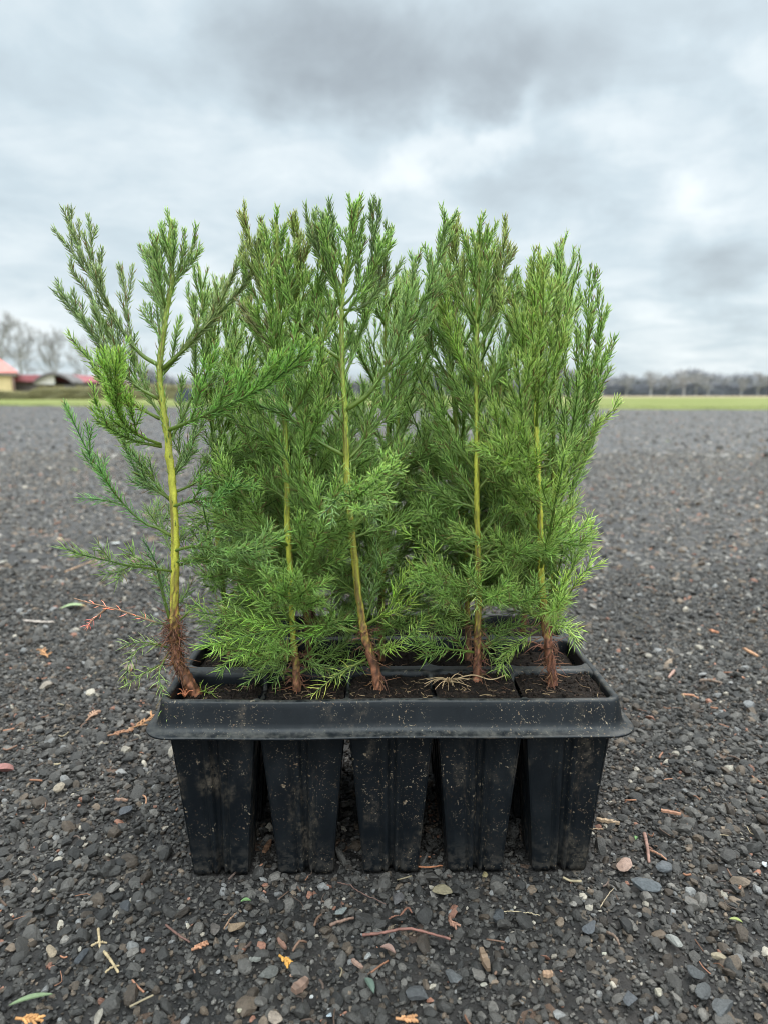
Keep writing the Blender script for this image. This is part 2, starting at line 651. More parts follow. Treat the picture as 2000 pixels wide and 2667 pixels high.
def build_ground():
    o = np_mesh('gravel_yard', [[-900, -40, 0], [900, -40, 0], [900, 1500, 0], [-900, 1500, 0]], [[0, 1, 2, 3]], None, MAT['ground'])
    o['kind'] = 'structure'
    m = NT('field_grass')
    v = m.obj()
    mp = m.add('ShaderNodeMapping')
    mp.inputs['Scale'].default_value = (0.25, 1, 1)
    m.link(v, mp.inputs['Vector'])
    n = m.noise(mp.outputs[0], 0.35, 6, 0.6)
    n2 = m.noise(v, 6, 5, 0.7)
    c = m.mixc(m.step(n, 0.35, 0.65), (0.15, 0.165, 0.045), (0.23, 0.225, 0.085))
    c = m.mixc(m.step(n2, 0.3, 0.8), m.mixc(1.0, c, (0.7, 0.75, 0.7), 'MULTIPLY'), c)
    m.base(c)
    m.rough(0.9)
    m.p.inputs['Specular IOR Level'].default_value = 0.1
    # meadow edge runs from 29 m on the left to 20 m on the right
    rnd = np.random.RandomState(3)
    xs = np.concatenate([[-500], np.linspace(-60, 60, 160), [500]])
    edge = np.interp(xs, [-60, -16, 12, 60], [40, 28.5, 19.8, 12]) + rnd.normal(0, 0.45, len(xs))
    V = []
    for x, e in zip(xs, edge):
        V += [[x, e, 0.004], [x, e + 0.25, 0.035], [x, 1400, 0.04]]
    Q = []
    for i in range(len(xs) - 1):
        a = i * 3
        Q += [[a, a + 3, a + 4, a + 1], [a + 1, a + 4, a + 5, a + 2]]
    f = np_mesh('grass_field', V, Q, None, m.m)
    f['kind'] = 'structure'
    # grass blades along the near edge of the field
    acc = Acc()
    n = 9000
    x = rnd.uniform(-26, 24, n)
    y = np.interp(x, [-60, -16, 12, 60], [40, 28.5, 19.8, 12]) + rnd.exponential(1.6, n) + 0.05
    p = np.stack([x, y, np.full(n, 0.02)], -1)
    d = unit(np.stack([rnd.normal(0, .35, n), rnd.normal(0, .35, n), np.ones(n)], -1))
    t = unit(np.stack([rnd.normal(0, 1, n), rnd.normal(0, 1, n), np.zeros(n)], -1))
    C = np.array([0.18, 0.21, 0.05]) * rnd.uniform(.7, 1.3, (n, 1))
    acc.needles(p, d, t, rnd.uniform(.05, .11, n), np.full(n, .02), C)
    acc.flush_needles(1)
    g = acc.build('grass', MAT['needle'])
    tag(g, 'short bright grass along the near edge of the far field', 'grass')
    g['kind'] = 'stuff'
    # a dry tan strip at the far side, right of the seedlings
    s = np_mesh('dry_strip', [[4, 150, 0.06], [190, 150, 0.06], [190, 196, 0.28], [4, 196, 0.28]], [[0, 1, 2, 3]], None, flat_mat('dry_grass', (0.30, 0.22, 0.13), 0.9, 0.3, 0.3))
    s['kind'] = 'structure'


build_ground()


def ico(sub):
    bm = bmesh.new()
    bmesh.ops.create_icosphere(bm, subdivisions=sub, radius=1)
    V = np.array([v.co[:] for v in bm.verts])
    T = np.array([[v.index for v in f.verts] for f in bm.faces])
    bm.free()
    return V, T


def stone_shape(rnd, sub, cuts=9, rough=0.05):
    V, T = ico(sub)
    V = V.copy()
    for _ in range(cuts):
        n = unit(rnd.normal(0, 1, 3))
        h = rnd.uniform(0.5, 0.86)
        d = V @ n
        m = d > h
        V[m] -= np.outer(d[m] - h, n)
    V *= 1 + rnd.normal(0, rough, (len(V), 1))
    V *= np.array([1, rnd.uniform(.62, .95), rnd.uniform(.45, .8)])
    return V, T


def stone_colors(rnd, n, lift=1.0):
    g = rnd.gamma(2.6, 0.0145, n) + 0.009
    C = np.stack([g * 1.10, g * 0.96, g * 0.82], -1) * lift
    warm = rnd.rand(n) < 0.16
    C[warm] *= np.array([1.25, 1.02, 0.82])
    k = rnd.rand(n)
    C[k > 0.985] = np.array([0.30, 0.255, 0.20]) * rnd.uniform(.6, 1.2, ((k > 0.985).sum(), 1))
    m = (k > 0.978) & (k <= 0.985)
    C[m] = np.array([0.24, 0.11, 0.07]) * rnd.uniform(.6, 1.2, (m.sum(), 1))
    m = (k > 0.955) & (k <= 0.978)
    C[m] = np.array([0.16, 0.15, 0.14]) * rnd.uniform(.7, 1.2, (m.sum(), 1))
    return C


PITCH_X, ROW_Y = 0.0710, [(0.006, 0.059), (0.077, 0.138), (0.157, 0.218)]


def in_foot(x, y, r):
    """inside the footprint of a tray cell's bottom"""
    dx, dy = x - TRAY_O[0], y - TRAY_O[1]
    lx, ly = dx * CY + dy * SY, -dx * SY + dy * CY
    bad = np.zeros(len(x), bool)
    for c in range(5):
        cx = (c - 2) * PITCH_X
        for (a, b) in ROW_Y:
            cy = (a + b) / 2
            bad |= (np.abs(lx - cx) < 0.0245 + r) & (np.abs(ly - cy) < 0.0215 + r)
    return bad


def scatter(name, rnd, n, dmin, dmax, rmean, rsig, rmin, rmax, sub, kinds, sink, label, power=1.0, lift=1.0, margin=0.18):
    tmpl = [stone_shape(rnd, sub) for _ in range(kinds)]
    u = rnd.rand(n) ** power
    d = np.sqrt(dmin ** 2 + u * (dmax ** 2 - dmin ** 2))
    x = rnd.uniform(-1, 1, n) * (0.60 * d + margin)
    r = np.clip(np.exp(rnd.normal(math.log(rmean), rsig, n)), rmin, rmax)
    keep = ~in_foot(x, d, r * 0.3)
    x, d, r = x[keep], d[keep], r[keep]
    n = len(x)
    C = stone_colors(rnd, n, lift)
    kind = rnd.randint(0, kinds, n)
    acc = Acc()
    for k in range(kinds):
        m = kind == k
        nn = m.sum()
        if not nn:
            continue
        V, T = tmpl[k]
        az = rnd.uniform(0, 2 * np.pi, nn)
        tx, ty = rnd.normal(0, .28, nn), rnd.normal(0, .28, nn)
        # rotate z, then tilt
        ca, sa = np.cos(az)[:, None], np.sin(az)[:, None]
        vx = V[None, :, 0] * ca - V[None, :, 1] * sa
        vy = V[None, :, 0] * sa + V[None, :, 1] * ca
        vz = np.broadcast_to(V[None, :, 2], vx.shape)
        vz2 = vz + vx * tx[:, None] + vy * ty[:, None]
        rr = r[m][:, None]
        W = np.stack([x[m][:, None] + vx * rr, d[m][:, None] + vy * rr, vz2 * rr + rr * sink * (1 + 0 * vx)], -1).reshape(-1, 3)
        TT = (T[None] + (np.arange(nn) * len(V))[:, None, None]).reshape(-1, 3)
        acc.raw(W, None, TT, np.repeat(C[m], len(V), 0))
    o = acc.build(name, MAT['stone'], smooth=False)
    tag(o, label, 'gravel')
    o['kind'] = 'stuff'
    return o


rs = np.random.RandomState(11)
scatter('gravel', rs, 80000, 0.30, 1.60, 0.0025, 0.50, 0.0012, 0.009, 2, 24, 0.34, 'dark angular crushed gravel around the tray')
scatter('gravel', rs, 85000, 0.30, 1.25, 0.0016, 0.32, 0.0009, 0.0030, 1, 16, 0.55, 'fine dark grit between the stones near the tray')
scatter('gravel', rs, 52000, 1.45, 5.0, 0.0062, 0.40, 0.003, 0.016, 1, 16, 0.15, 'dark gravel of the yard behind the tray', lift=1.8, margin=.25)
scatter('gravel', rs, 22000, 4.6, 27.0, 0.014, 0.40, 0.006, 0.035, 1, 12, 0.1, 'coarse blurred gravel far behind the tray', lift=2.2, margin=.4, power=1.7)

# ------------------------------------------------------------------ tray


def rr_loop(hx, y0, y1, o, rad, n=10):
    """rounded rectangle outline, grown outward by o"""
    hx, y0, y1, rad = hx + o, y0 - o, y1 + o, max(rad + o, 0.001)
    pts = []
    for cx, cy, a0 in ((hx - rad, y0 + rad, -90), (hx - rad, y1 - rad, 0), (-hx + rad, y1 - rad, 90), (-hx + rad, y0 + rad, 180)):
        for k in range(n + 1):
            a = R(a0 + 90 * k / n)
            pts.append((cx + rad * math.cos(a), cy + rad * math.sin(a)))
    out = []
    for i in range(len(pts)):                      # subdivide long sides
        p, q = pts[i], pts[(i + 1) % len(pts)]
        L = math.hypot(q[0] - p[0], q[1] - p[1])
        k = max(1, int(L / 0.012))
        out += [(p[0] + (q[0] - p[0]) * t / k, p[1] + (q[1] - p[1]) * t / k) for t in range(k)]
    return np.array(out)


ZT = 0.161
tray = empty('seedling_tray', TRAY_O, 'dusty black plastic plant tray with three rows of five tapered cells, standing on dark gravel', 'plant tray')


def loft(loops, closed_bottom=False, closed_top=False):
    n = len(loops[0])
    V = np.concatenate(loops)
    Q = []
    for k in range(len(loops) - 1):
        a = k * n + np.arange(n)
        b = k * n + (np.arange(n) + 1) % n
        Q.append(np.stack([a, b, b + n, a + n], -1))
    Q = np.concatenate(Q)
    T = []
    if closed_bottom:
        V = np.vstack([V, loops[-1].mean(0)])
        c = len(V) - 1
        k = (len(loops) - 1) * n
        T.append(np.stack([k + np.arange(n), k + (np.arange(n) + 1) % n, np.full(n, c)], -1))
    return V, Q, (np.concatenate(T) if T else None)


def build_rim():
    prof = [(-.0050, .1520), (-.0048, .1588), (-.0040, .1604), (-.0026, .1610), (-.0004, .1610), (.0008, .1604), (.0015, .1590), (.0021, .1555),
            (.0036, .1495), (.0045, .1445), (.0054, .1413), (.0070, .1391), (.0092, .1378), (.0118, .1370), (.0136, .1366), (.0141, .1360),
            (.0139, .1350), (.0122, .1350), (.0080, .1368), (.0046, .1400), (.0036, .1440), (.0014, .1550)]
    rnd = np.random.RandomState(5)
    loops = []
    for k, (o, z) in enumerate(prof):
        L = rr_loop(0.1812, 0.0, 0.224, o, 0.009)
        n0 = len(rr_loop(0.1812, 0.0, 0.224, 0, 0.009))
        if len(L) != n0:                            # equal vertex counts: resample by arc
            cl = np.vstack([L, L[:1]])
            s = np.concatenate([[0], np.cumsum(np.hypot(*np.diff(cl, axis=0).T))])
            tt = np.linspace(0, s[-1], n0, endpoint=False)
            L = np.stack([np.interp(tt, s, cl[:, 0]), np.interp(tt, s, cl[:, 1])], -1)
        loops.append(np.column_stack([L, np.full(n0, z)]))
    for L in loops:                                 # soft warps of thin plastic
        x, y = L[:, 0], L[:, 1]
        L[:, 2] += 0.0004 * np.sin(x * 31 + 1) - 0.0005 * (x / 0.18)
        L[:, 1] += 0.0003 * np.sin(x * 45 + 2)
    V, Q, _ = loft(loops)
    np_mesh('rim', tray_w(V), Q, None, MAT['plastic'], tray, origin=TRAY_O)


def sd_rrect(x, y, cx, cy, hx, hy, r):
    qx, qy = np.abs(x - cx) - hx + r, np.abs(y - cy) - hy + r
    return np.hypot(np.maximum(qx, 0), np.maximum(qy, 0)) + np.minimum(np.maximum(qx, qy), 0) - r


def smst(a, b, x):
    t = np.clip((x - a) / (b - a), 0, 1)
    return t * t * (3 - 2 * t)


def build_deck():
    nx, ny = 361, 233
    xs = np.linspace(-0.1779, 0.1779, nx)
    ys = np.linspace(0.0033, 0.2207, ny)
    X, Y = np.meshgrid(xs, ys, indexing='ij')
    D = np.full(X.shape, 1.0)
    for c in range(5):
        for (a, b) in ROW_Y:
            hx = 0.0329
            D = np.minimum(D, sd_rrect(X, Y, (c - 2) * PITCH_X, (a + b) / 2, hx, (b - a) / 2, 0.009))
    Z = 0.1607 - 0.034 * smst(0.0028, -0.0035, D) - 0.0012 * smst(0.006, 0.002, D)
    top = np.full(X.shape, 1.0)
    for (a, b) in ROW_Y:                            # web between neighbouring cells dips in its middle
        t = (Y - a) / (b - a)
        inside = (t > 0) & (t < 1)
        dip = 0.1607 - 0.0115 * smst(0, 0.24, t) * smst(1, 0.76, t)
        for c in range(4):
            m = inside & (np.abs(X - (c - 1.5) * PITCH_X) < 0.006)
            top = np.where(m, dip, top)
    Z = np.minimum(Z, top)
    Z += 0.0004 * np.sin(X * 31 + 1) - 0.0005 * (X / .18) - 0.0002
    idx = np.arange(nx * ny).reshape(nx, ny)
    Q = np.stack([idx[:-1, :-1], idx[1:, :-1], idx[1:, 1:], idx[:-1, 1:]], -1).reshape(-1, 4)
    V = np.stack([X, Y, Z], -1).reshape(-1, 3)
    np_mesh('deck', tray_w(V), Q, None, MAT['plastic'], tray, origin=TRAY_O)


def build_cell(cx, cy, hy_top, rnd):
    """tapered square pot: rounded corners, a deep flute in the middle of each side with two shallow ones"""
    loops = []
    levels = [(0.1500, 1.0), (0.136, 1.0), (0.12, .955), (0.09, .875), (0.06, .80), (0.03, .725), (0.012, .685), (0.006, .67), (0.0025, .65)]
    hx_top = 0.0346
    base = []
    m = 64
    for side in range(4):
        for k in range(m):
            t = -1 + 2 * k / m
            base.append((side, t))
    for z, s in levels:
        hx, hy = hx_top * s, hy_top * s
        L = []
        for side, t in base:
            r = 0.17                                # corner rounding in side units
            fl = 0.0
            at = abs(t - 0.02)
            fl += 0.16 * (1 - smst(0.04, 0.15, at))
            fl += 0.06 * (1 - smst(0.03, 0.09, abs(abs(t) - 0.30)))
            fl *= (0.6 + 0.4 * smst(0.13, 0.11, z)) * (1 + 1.2 * smst(.02, .0, z))
            # superellipse style corner
            c = max(0.0, abs(t) - (1 - r)) / r
            inset = r * (1 - math.sqrt(max(0.0, 1 - c * c * 0.75))) * 0.9
            u, w = t, 1 - inset - fl
            if c > 0:
                u = math.copysign((1 - r) + r * math.sin(c * math.pi / 2 * 0.92), t)
                u *= 1 - 0.0 * c
            px, py = [(u, -w), (w, u), (-u, w), (-w, -u)][side]
            L.append((cx + px * hx, cy + py * hy, z + (rnd.normal(0, .0003) if z < .004 else 0)))
        loops.append(np.array(L))
    V, Q, T = loft(loops, closed_bottom=True)
    # the bottom edge is notched where the flutes run out
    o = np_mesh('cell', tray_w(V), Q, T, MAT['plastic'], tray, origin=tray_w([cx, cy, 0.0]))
    return o


build_rim()
build_deck()
rnd = np.random.RandomState(9)
for (a, b) in ROW_Y:
    for c in range(5):
        build_cell((c - 2) * PITCH_X, (a + b) / 2, 0.0318, rnd)

ROWN = ['front', 'middle', 'back']
COLN = ['leftmost', 'second from left', 'central', 'second from right', 'rightmost']
SOILZ = {(0, 0): .1510, (0, 1): .1530, (0, 2): .1575, (0, 3): .1592, (0, 4): .1578, (1, 4): .149, (2, 4): .151}


def vnoise(x, y, rnd, oct=4, s0=60):
    z = np.zeros_like(x)
    for k in range(oct):
        for _ in range(5):
            a = rnd.uniform(0, 2 * np.pi)
            f = s0 * 2 ** k * rnd.uniform(.7, 1.3)
            z += np.sin((x * math.cos(a) + y * math.sin(a)) * f + rnd.uniform(0, 6.3)) / (1.8 ** k) / 5
    return z


def build_soil(row, col):
    rnd = np.random.RandomState(100 + row * 5 + col)
    a, b = ROW_Y[row]
    cx, cy = (col - 2) * PITCH_X, (a + b) / 2
    n = 64
    hx, hy = 0.0338 if row == 0 and 2 <= col <= 4 else 0.0325, (b - a) / 2 + 0.0003
    xs = np.linspace(-hx, hx, n)
    ys = np.linspace(-hy, hy, n)
    X, Y = np.meshgrid(xs, ys, indexing='ij')
    z0 = SOILZ.get((row, col), .1525)
    Z = z0 + 0.0020 * vnoise(X, Y, rnd, 5, 120) + rnd.normal(0, .00035, X.shape)
    edge = np.maximum(np.abs(X) / hx, np.abs(Y) / hy)
    Z -= 0.0028 * smst(0.8, 1.0, edge)
    acc = Acc()
    idx = np.arange(n * n).reshape(n, n)
    Q = np.stack([idx[:-1, :-1], idx[1:, :-1], idx[1:, 1:], idx[:-1, 1:]], -1).reshape(-1, 4)
    acc.raw(tray_w(np.stack([X + cx, Y + cy, Z], -1).reshape(-1, 3)), Q, None, (.03, .02, .014))
    # crumbs and peat fibres
    V0, T0 = ico(1)
    for _ in range(150 if row == 0 else 50):
        p = np.array([rnd.uniform(-.93, .93) * hx, rnd.uniform(-.93, .93) * hy])
        i, j = int((p[0] / hx + 1) / 2 * (n - 1)), int((p[1] / hy + 1) / 2 * (n - 1))
        r = rnd.uniform(.0005, .0019)
        V = V0 * r * rnd.uniform(.6, 1.3, (1, 3)) * (1 + rnd.normal(0, .15, (len(V0), 1)))
        acc.raw(tray_w(V + np.array([cx + p[0], cy + p[1], Z[i, j] + r * .3])), None, T0, (.03, .02, .014))
    o = acc.build('soil_plug', MAT['soil'], origin=tray_w(np.array([cx, cy, .149])))
    tag(o, 'dark potting soil in the %s cell of the %s row' % (COLN[col], ROWN[row]), 'soil', 'soil filling the cells of the tray')
    # pale fibres on top belong to the soil
    fa = Acc()
    for _ in range(46 if row == 0 else 14):
        p = np.array([rnd.uniform(-.9, .9) * hx, rnd.uniform(-.9, .9) * hy])
        i, j = int((p[0] / hx + 1) / 2 * (n - 1)), int((p[1] / hy + 1) / 2 * (n - 1))
        az = rnd.uniform(0, 6.28)
        L = rnd.uniform(.003, .011)
        dv = np.array([math.cos(az), math.sin(az), 0])
        bend = np.array([-dv[1], dv[0], .2]) * rnd.normal(0, .3) * L
        c0 = np.array([cx + p[0], cy + p[1], Z[i, j] + .0006])
        P = smooth_path([c0 - dv * L / 2, c0 + bend, c0 + dv * L / 2], 5)
        P[:, 0] = np.clip(P[:, 0], cx - hx, cx + hx)
        P[:, 1] = np.clip(P[:, 1], cy - hy, cy + hy)
        colr = [(.16, .10, .055), (.09, .045, .025), (.05, .03, .02), (.28, .19, .10)][rnd.randint(0, 4)]
        fa.tube(tray_w(P), rnd.uniform(.00018, .00036), colr, 4)
    f = fa.build('fibre', MAT['litter'], o, origin=np.array(o.location))
    f.location = (0, 0, 0)
    f['kind'] = 'stuff'


for r_ in range(3):
    for c_ in range(5):
        build_soil(r_, c_)

# ------------------------------------------------------------------ seedlings
GREEN = np.array([0.062, 0.125, 0.034])
BLUEG = np.array([0.060, 0.120, 0.042])
LIME = np.array([0.40, 0.52, 0.09])
OLIVE = np.array([0.34, 0.28, 0.11])
STEM = np.array([0.19, 0.25, 0.05])


def lerp(a, b, t):
    return a + (b - a) * t


class Plant:
    def __init__(self, seed, tone=GREEN, tip=LIME, tipamt=0.5, lod=0, dens=1.0, zb=0.155, zt=0.54, browntip=0.0):
        self.r = np.random.RandomState(seed)
        self.tone, self.tip, self.tipamt = tone, tip, tipamt
        self.lod, self.dens, self.zb, self.zt, self.browntip = lod, dens, zb, zt, browntip

    def h(self, z):
        return float(np.clip((z - self.zb) / (self.zt - self.zb), 0, 1))

    def needle_run(self, acc, P, rad, s0=0.0, spacing=None, scale=1.0, bud=True, col=None, tipamt=None, lenmul=1.0, angle=None):
        r = self.r
        seg = np.linalg.norm(np.diff(P, axis=0), axis=1)
        S = np.concatenate([[0], np.cumsum(seg)])
        L = S[-1]
        h = self.h(P[len(P) // 2, 2])
        sp = (spacing or lerp(0.00138, 0.00082, h)) / self.dens
        n = int(L * (1 - s0) / sp)
        if n < 1:
            return
        s = L * s0 + (np.arange(n) + r.rand(n) * .5) * sp
        s = np.minimum(s, L)
        T, A, B = frames(P)
        ip = lambda M: np.stack([np.interp(s, S, M[:, k]) for k in range(3)], -1)
        p, t, a, b = ip(P), unit(ip(T)), ip(A), ip(B)
        rr = np.interp(s, S, np.broadcast_to(rad, len(P)))
        phi = np.arange(n) * 2.39996 + r.rand() * 6.28 + r.normal(0, .2, n)
        f = s / L
        th = R(lerp(56, 27, h) if angle is None else angle) * (1 + r.normal(0, .17, n))
        near = smst(0.80, 1.0, f)
        th = th * (1 - 0.5 * near)
        rad_v = np.cos(phi)[:, None] * a + np.sin(phi)[:, None] * b
        d = np.cos(th)[:, None] * t + np.sin(th)[:, None] * rad_v
        ln = lerp(0.0120, 0.0056, h) * scale * lenmul * r.uniform(.72, 1.18, n) * (1 - 0.42 * near)
        w = lerp(0.00062, 0.00094, h) * r.uniform(.85, 1.15, n) * (1.0 if self.lod == 0 else 1.22)
        base = self.tone if col is None else col
        inner = r.rand(n) < .05
        C = base[None] * np.array([4.7, 3.35, 3.4]) * r.uniform(.72, 1.28, (n, 1)) * r.uniform(.93, 1.07, (n, 3))
        C[inner] = np.array([.24, .17, .07])
        ta = (self.tipamt if tipamt is None else tipamt)
        k = (ta * smst(0.55, 1.0, f) * r.uniform(.5, 1, n))[:, None]
        C = C * (1 - k) + self.tip * k
        bt = self.browntip * h * h
        if bt > 0:
            k = (bt * smst(0.62, 1.0, f))[:, None]
            C = C * (1 - k) + OLIVE * k
        acc.needles(p + rad_v * rr[:, None] * .8, unit(d), t, ln, w, C)

    def path(self, p0, d0, L, target, curve, n=9, wob=0.06):
        r = self.r
        P = [np.asarray(p0, float)]
        d = unit(np.asarray(d0, float))
        tg = unit(np.asarray(target, float))
        st = L / (n - 1)
        for _ in range(n - 1):
            d = unit(d + (tg - d) * curve / (n - 1) + r.normal(0, wob, 3) / 2)
            P.append(P[-1] + d * st)
        return np.array(P)

    def twig(self, acc, P, r0, level, stemcol=None, **kw):
        """a leafy axis with side twigs"""
        r = self.r
        n = len(P)
        L = np.linalg.norm(np.diff(P, axis=0), axis=1).sum()
        rad = np.linspace(r0, max(r0 * .28, .0003), n)
        g0 = STEM if stemcol is None else stemcol
        gc = np.linspace(0, 1, n)[:, None]
        C = g0 * (1 - gc) + self.tone * 1.15 * gc
        acc.tube(P, rad, C, 6 if level == 0 else 4)
        nk = {k: v for k, v in kw.items() if k in ('col', 'tipamt', 'lenmul', 'scale', 'angle')}
        self.needle_run(acc, P, rad, s0=0.12 if level == 0 else 0.02, spacing=kw.get('sp0') if level == 0 else kw.get('sp1'), **nk)
        if level >= kw.get('maxlev', 2) or L < 0.02:
            return
        gap = kw.get('gap', 0.0095) * ((1.75 if level == 0 else 1.5) - .55 * self.h(P[-1, 2]))
        s = L * kw.get('start', 0.18) * (1 if level == 0 else 1.3)
        T, A, B = frames(P)
        S = np.concatenate([[0], np.cumsum(np.linalg.norm(np.diff(P, axis=0), axis=1))])
        k = r.randint(0, 10)
        side = kw.get('side', 0.42 if level == 0 else 0.45)
        while s < L * 0.95:
            f = s / L
            p = np.array([np.interp(s, S, P[:, q]) for q in range(3)])
            t = unit(np.array([np.interp(s, S, T[:, q]) for q in range(3)]))
            a = unit(np.array([np.interp(s, S, A[:, q]) for q in range(3)]))
            b = np.cross(t, a)
            ph = k * 2.39996 + r.normal(0, .3)
            k += 1
            th = R(r.uniform(34, 56)) * (1 - .35 * self.h(p[2]))
            d = math.cos(th) * t + math.sin(th) * (math.cos(ph) * a + math.sin(ph) * b)
            d = unit(d + np.array([0, 0, kw.get('lift', .18)]))
            cl = (L * (1 - f) * side + 0.010) * r.uniform(.55, 1.2)
            cl = min(cl, kw.get('maxside', .07))
            if cl > 0.007:
                tg = unit(t * .7 + np.array([0, 0, kw.get('lift', .18) * 2.2]))
                P2 = self.path(p, d, cl, tg, 0.75, 6 if cl < .03 else 8, .05)
                self.twig(acc, P2, max(r0 * .5 * (1 - f * .5), .00042), level + 1, None, **kw)
            s += gap * r.uniform(.6, 1.5)


def trunk_colors(P, th_n, rnd, zbark, zgreen):
    """reddish brown bark low down, yellow-green stem with brown streaks above"""
    z = P[:, 2]
    n = len(P)
    bark = np.array([0.20, 0.092, 0.05])
    yel = np.array([0.46, 0.43, 0.05])
    grn = np.array([0.25, 0.31, 0.05])
    k = smst(zbark - .022, zbark + .040, z[:, None] + rnd.normal(0, .013, (n, th_n)))[..., None]
    g = smst(zgreen - .12, zgreen + .06, z)[:, None]
    upper = yel * (1 - g) + grn * g
    C = bark * (1 - k) + upper[:, None] * k
    th = np.linspace(0, 2 * np.pi, th_n, endpoint=False)
    for _ in range(36):                              # streaks and scars along the stem
        t0, z0, zl = rnd.uniform(0, 6.28), rnd.uniform(z.min(), z.max()), rnd.uniform(.008, .04)
        w = np.exp(-((np.angle(np.exp(1j * (th - t0)))[None] / .35) ** 2)) * np.exp(-(((z - z0) / zl) ** 2))[:, None]
        C = C * (1 - .75 * w[..., None]) + np.array([.10, .06, .025]) * .75 * w[..., None]
    C *= rnd.uniform(.75, 1.25, (n, th_n, 1))
    kk = k
    C = C * (kk + (1 - kk) * rnd.choice([.35, .6, .9, 1.1, 1.7], (n, th_n, 1)) * np.array([1, rnd.uniform(.8, 1), rnd.uniform(.7, 1)]))
    return C


def make_trunk(pts, r0, r1, seed, zbark, zgreen, parent, flare=1.35):
    rnd = np.random.RandomState(seed)
    L = np.linalg.norm(np.diff(np.array(pts), axis=0), axis=1).sum()
    n = int(L / .0028)
    P = smooth_path(pts, n)
    P += np.stack([rnd.normal(0, .00018, n), rnd.normal(0, .00018, n), np.zeros(n)], -1)
    t = np.linspace(0, 1, n)
    rad = .9 * r0 * (1 - t) ** .8 + r1 * t
    rad *= 1 + (flare - 1) * np.exp(-t / .05)
    low = smst(zbark + .01, zbark - .01, P[:, 2])
    rad *= 1 + .12 * low
    sides = 14
    th = np.linspace(0, 2 * np.pi, sides, endpoint=False)
    ridge = 1 + .07 * np.sin(th[None] * 3 + t[:, None] * 9 + seed) + .05 * np.sin(th[None] * 5 - t[:, None] * 23)
    ridge += rnd.normal(0, .03, (n, sides)) + (rnd.normal(0, .07, (n, sides)) * low[:, None])
    # leaf scars: little steps
    for _ in range(int(L / .012)):
        i, j = rnd.randint(0, n), rnd.randint(0, sides)
        ridge[i, j] += .25
        ridge[i, (j + 1) % sides] += .12
    acc = Acc()
    acc.tube(P, rad, trunk_colors(P, sides, rnd, zbark, zgreen), sides, True, ridge)
    return acc.build('trunk', MAT['bark'], parent), P, rad


def dead_fluff(P, zlo, zhi, n, seed, parent, spread=.006, col=(.16, .075, .04), Lm=.009):
    rnd = np.random.RandomState(seed)
    acc = Acc()
    m = np.where((P[:, 2] > zlo) & (P[:, 2] < zhi))[0]
    for _ in range(n):
        p = P[rnd.choice(m)]
        az = rnd.uniform(0, 6.28)
        d = np.array([math.cos(az), math.sin(az), rnd.normal(-.15, .5)])
        L = Lm * rnd.uniform(.4, 1.25)
        p0 = p + d * .0042
        bend = rnd.normal(0, .4, 3) * L - np.array([0, 0, .2 * L])
        Q = smooth_path([p0, p0 + d * L * .5 + bend * .3, p0 + d * L * .8 + bend], 5)
        c = np.array(col) * rnd.uniform(.5, 1.7) * np.array([1, rnd.uniform(.75, 1.1), rnd.uniform(.7, 1.1)])
        acc.tube(Q, np.linspace(.00042, .00015, 5), c, 4)
    o = acc.build('dead_needles', MAT['dry'], parent)
    o['kind'] = 'stuff'
    return o


def nearest_on(P, z):
    return P[int(np.argmin(np.abs(P[:, 2] - z)))]


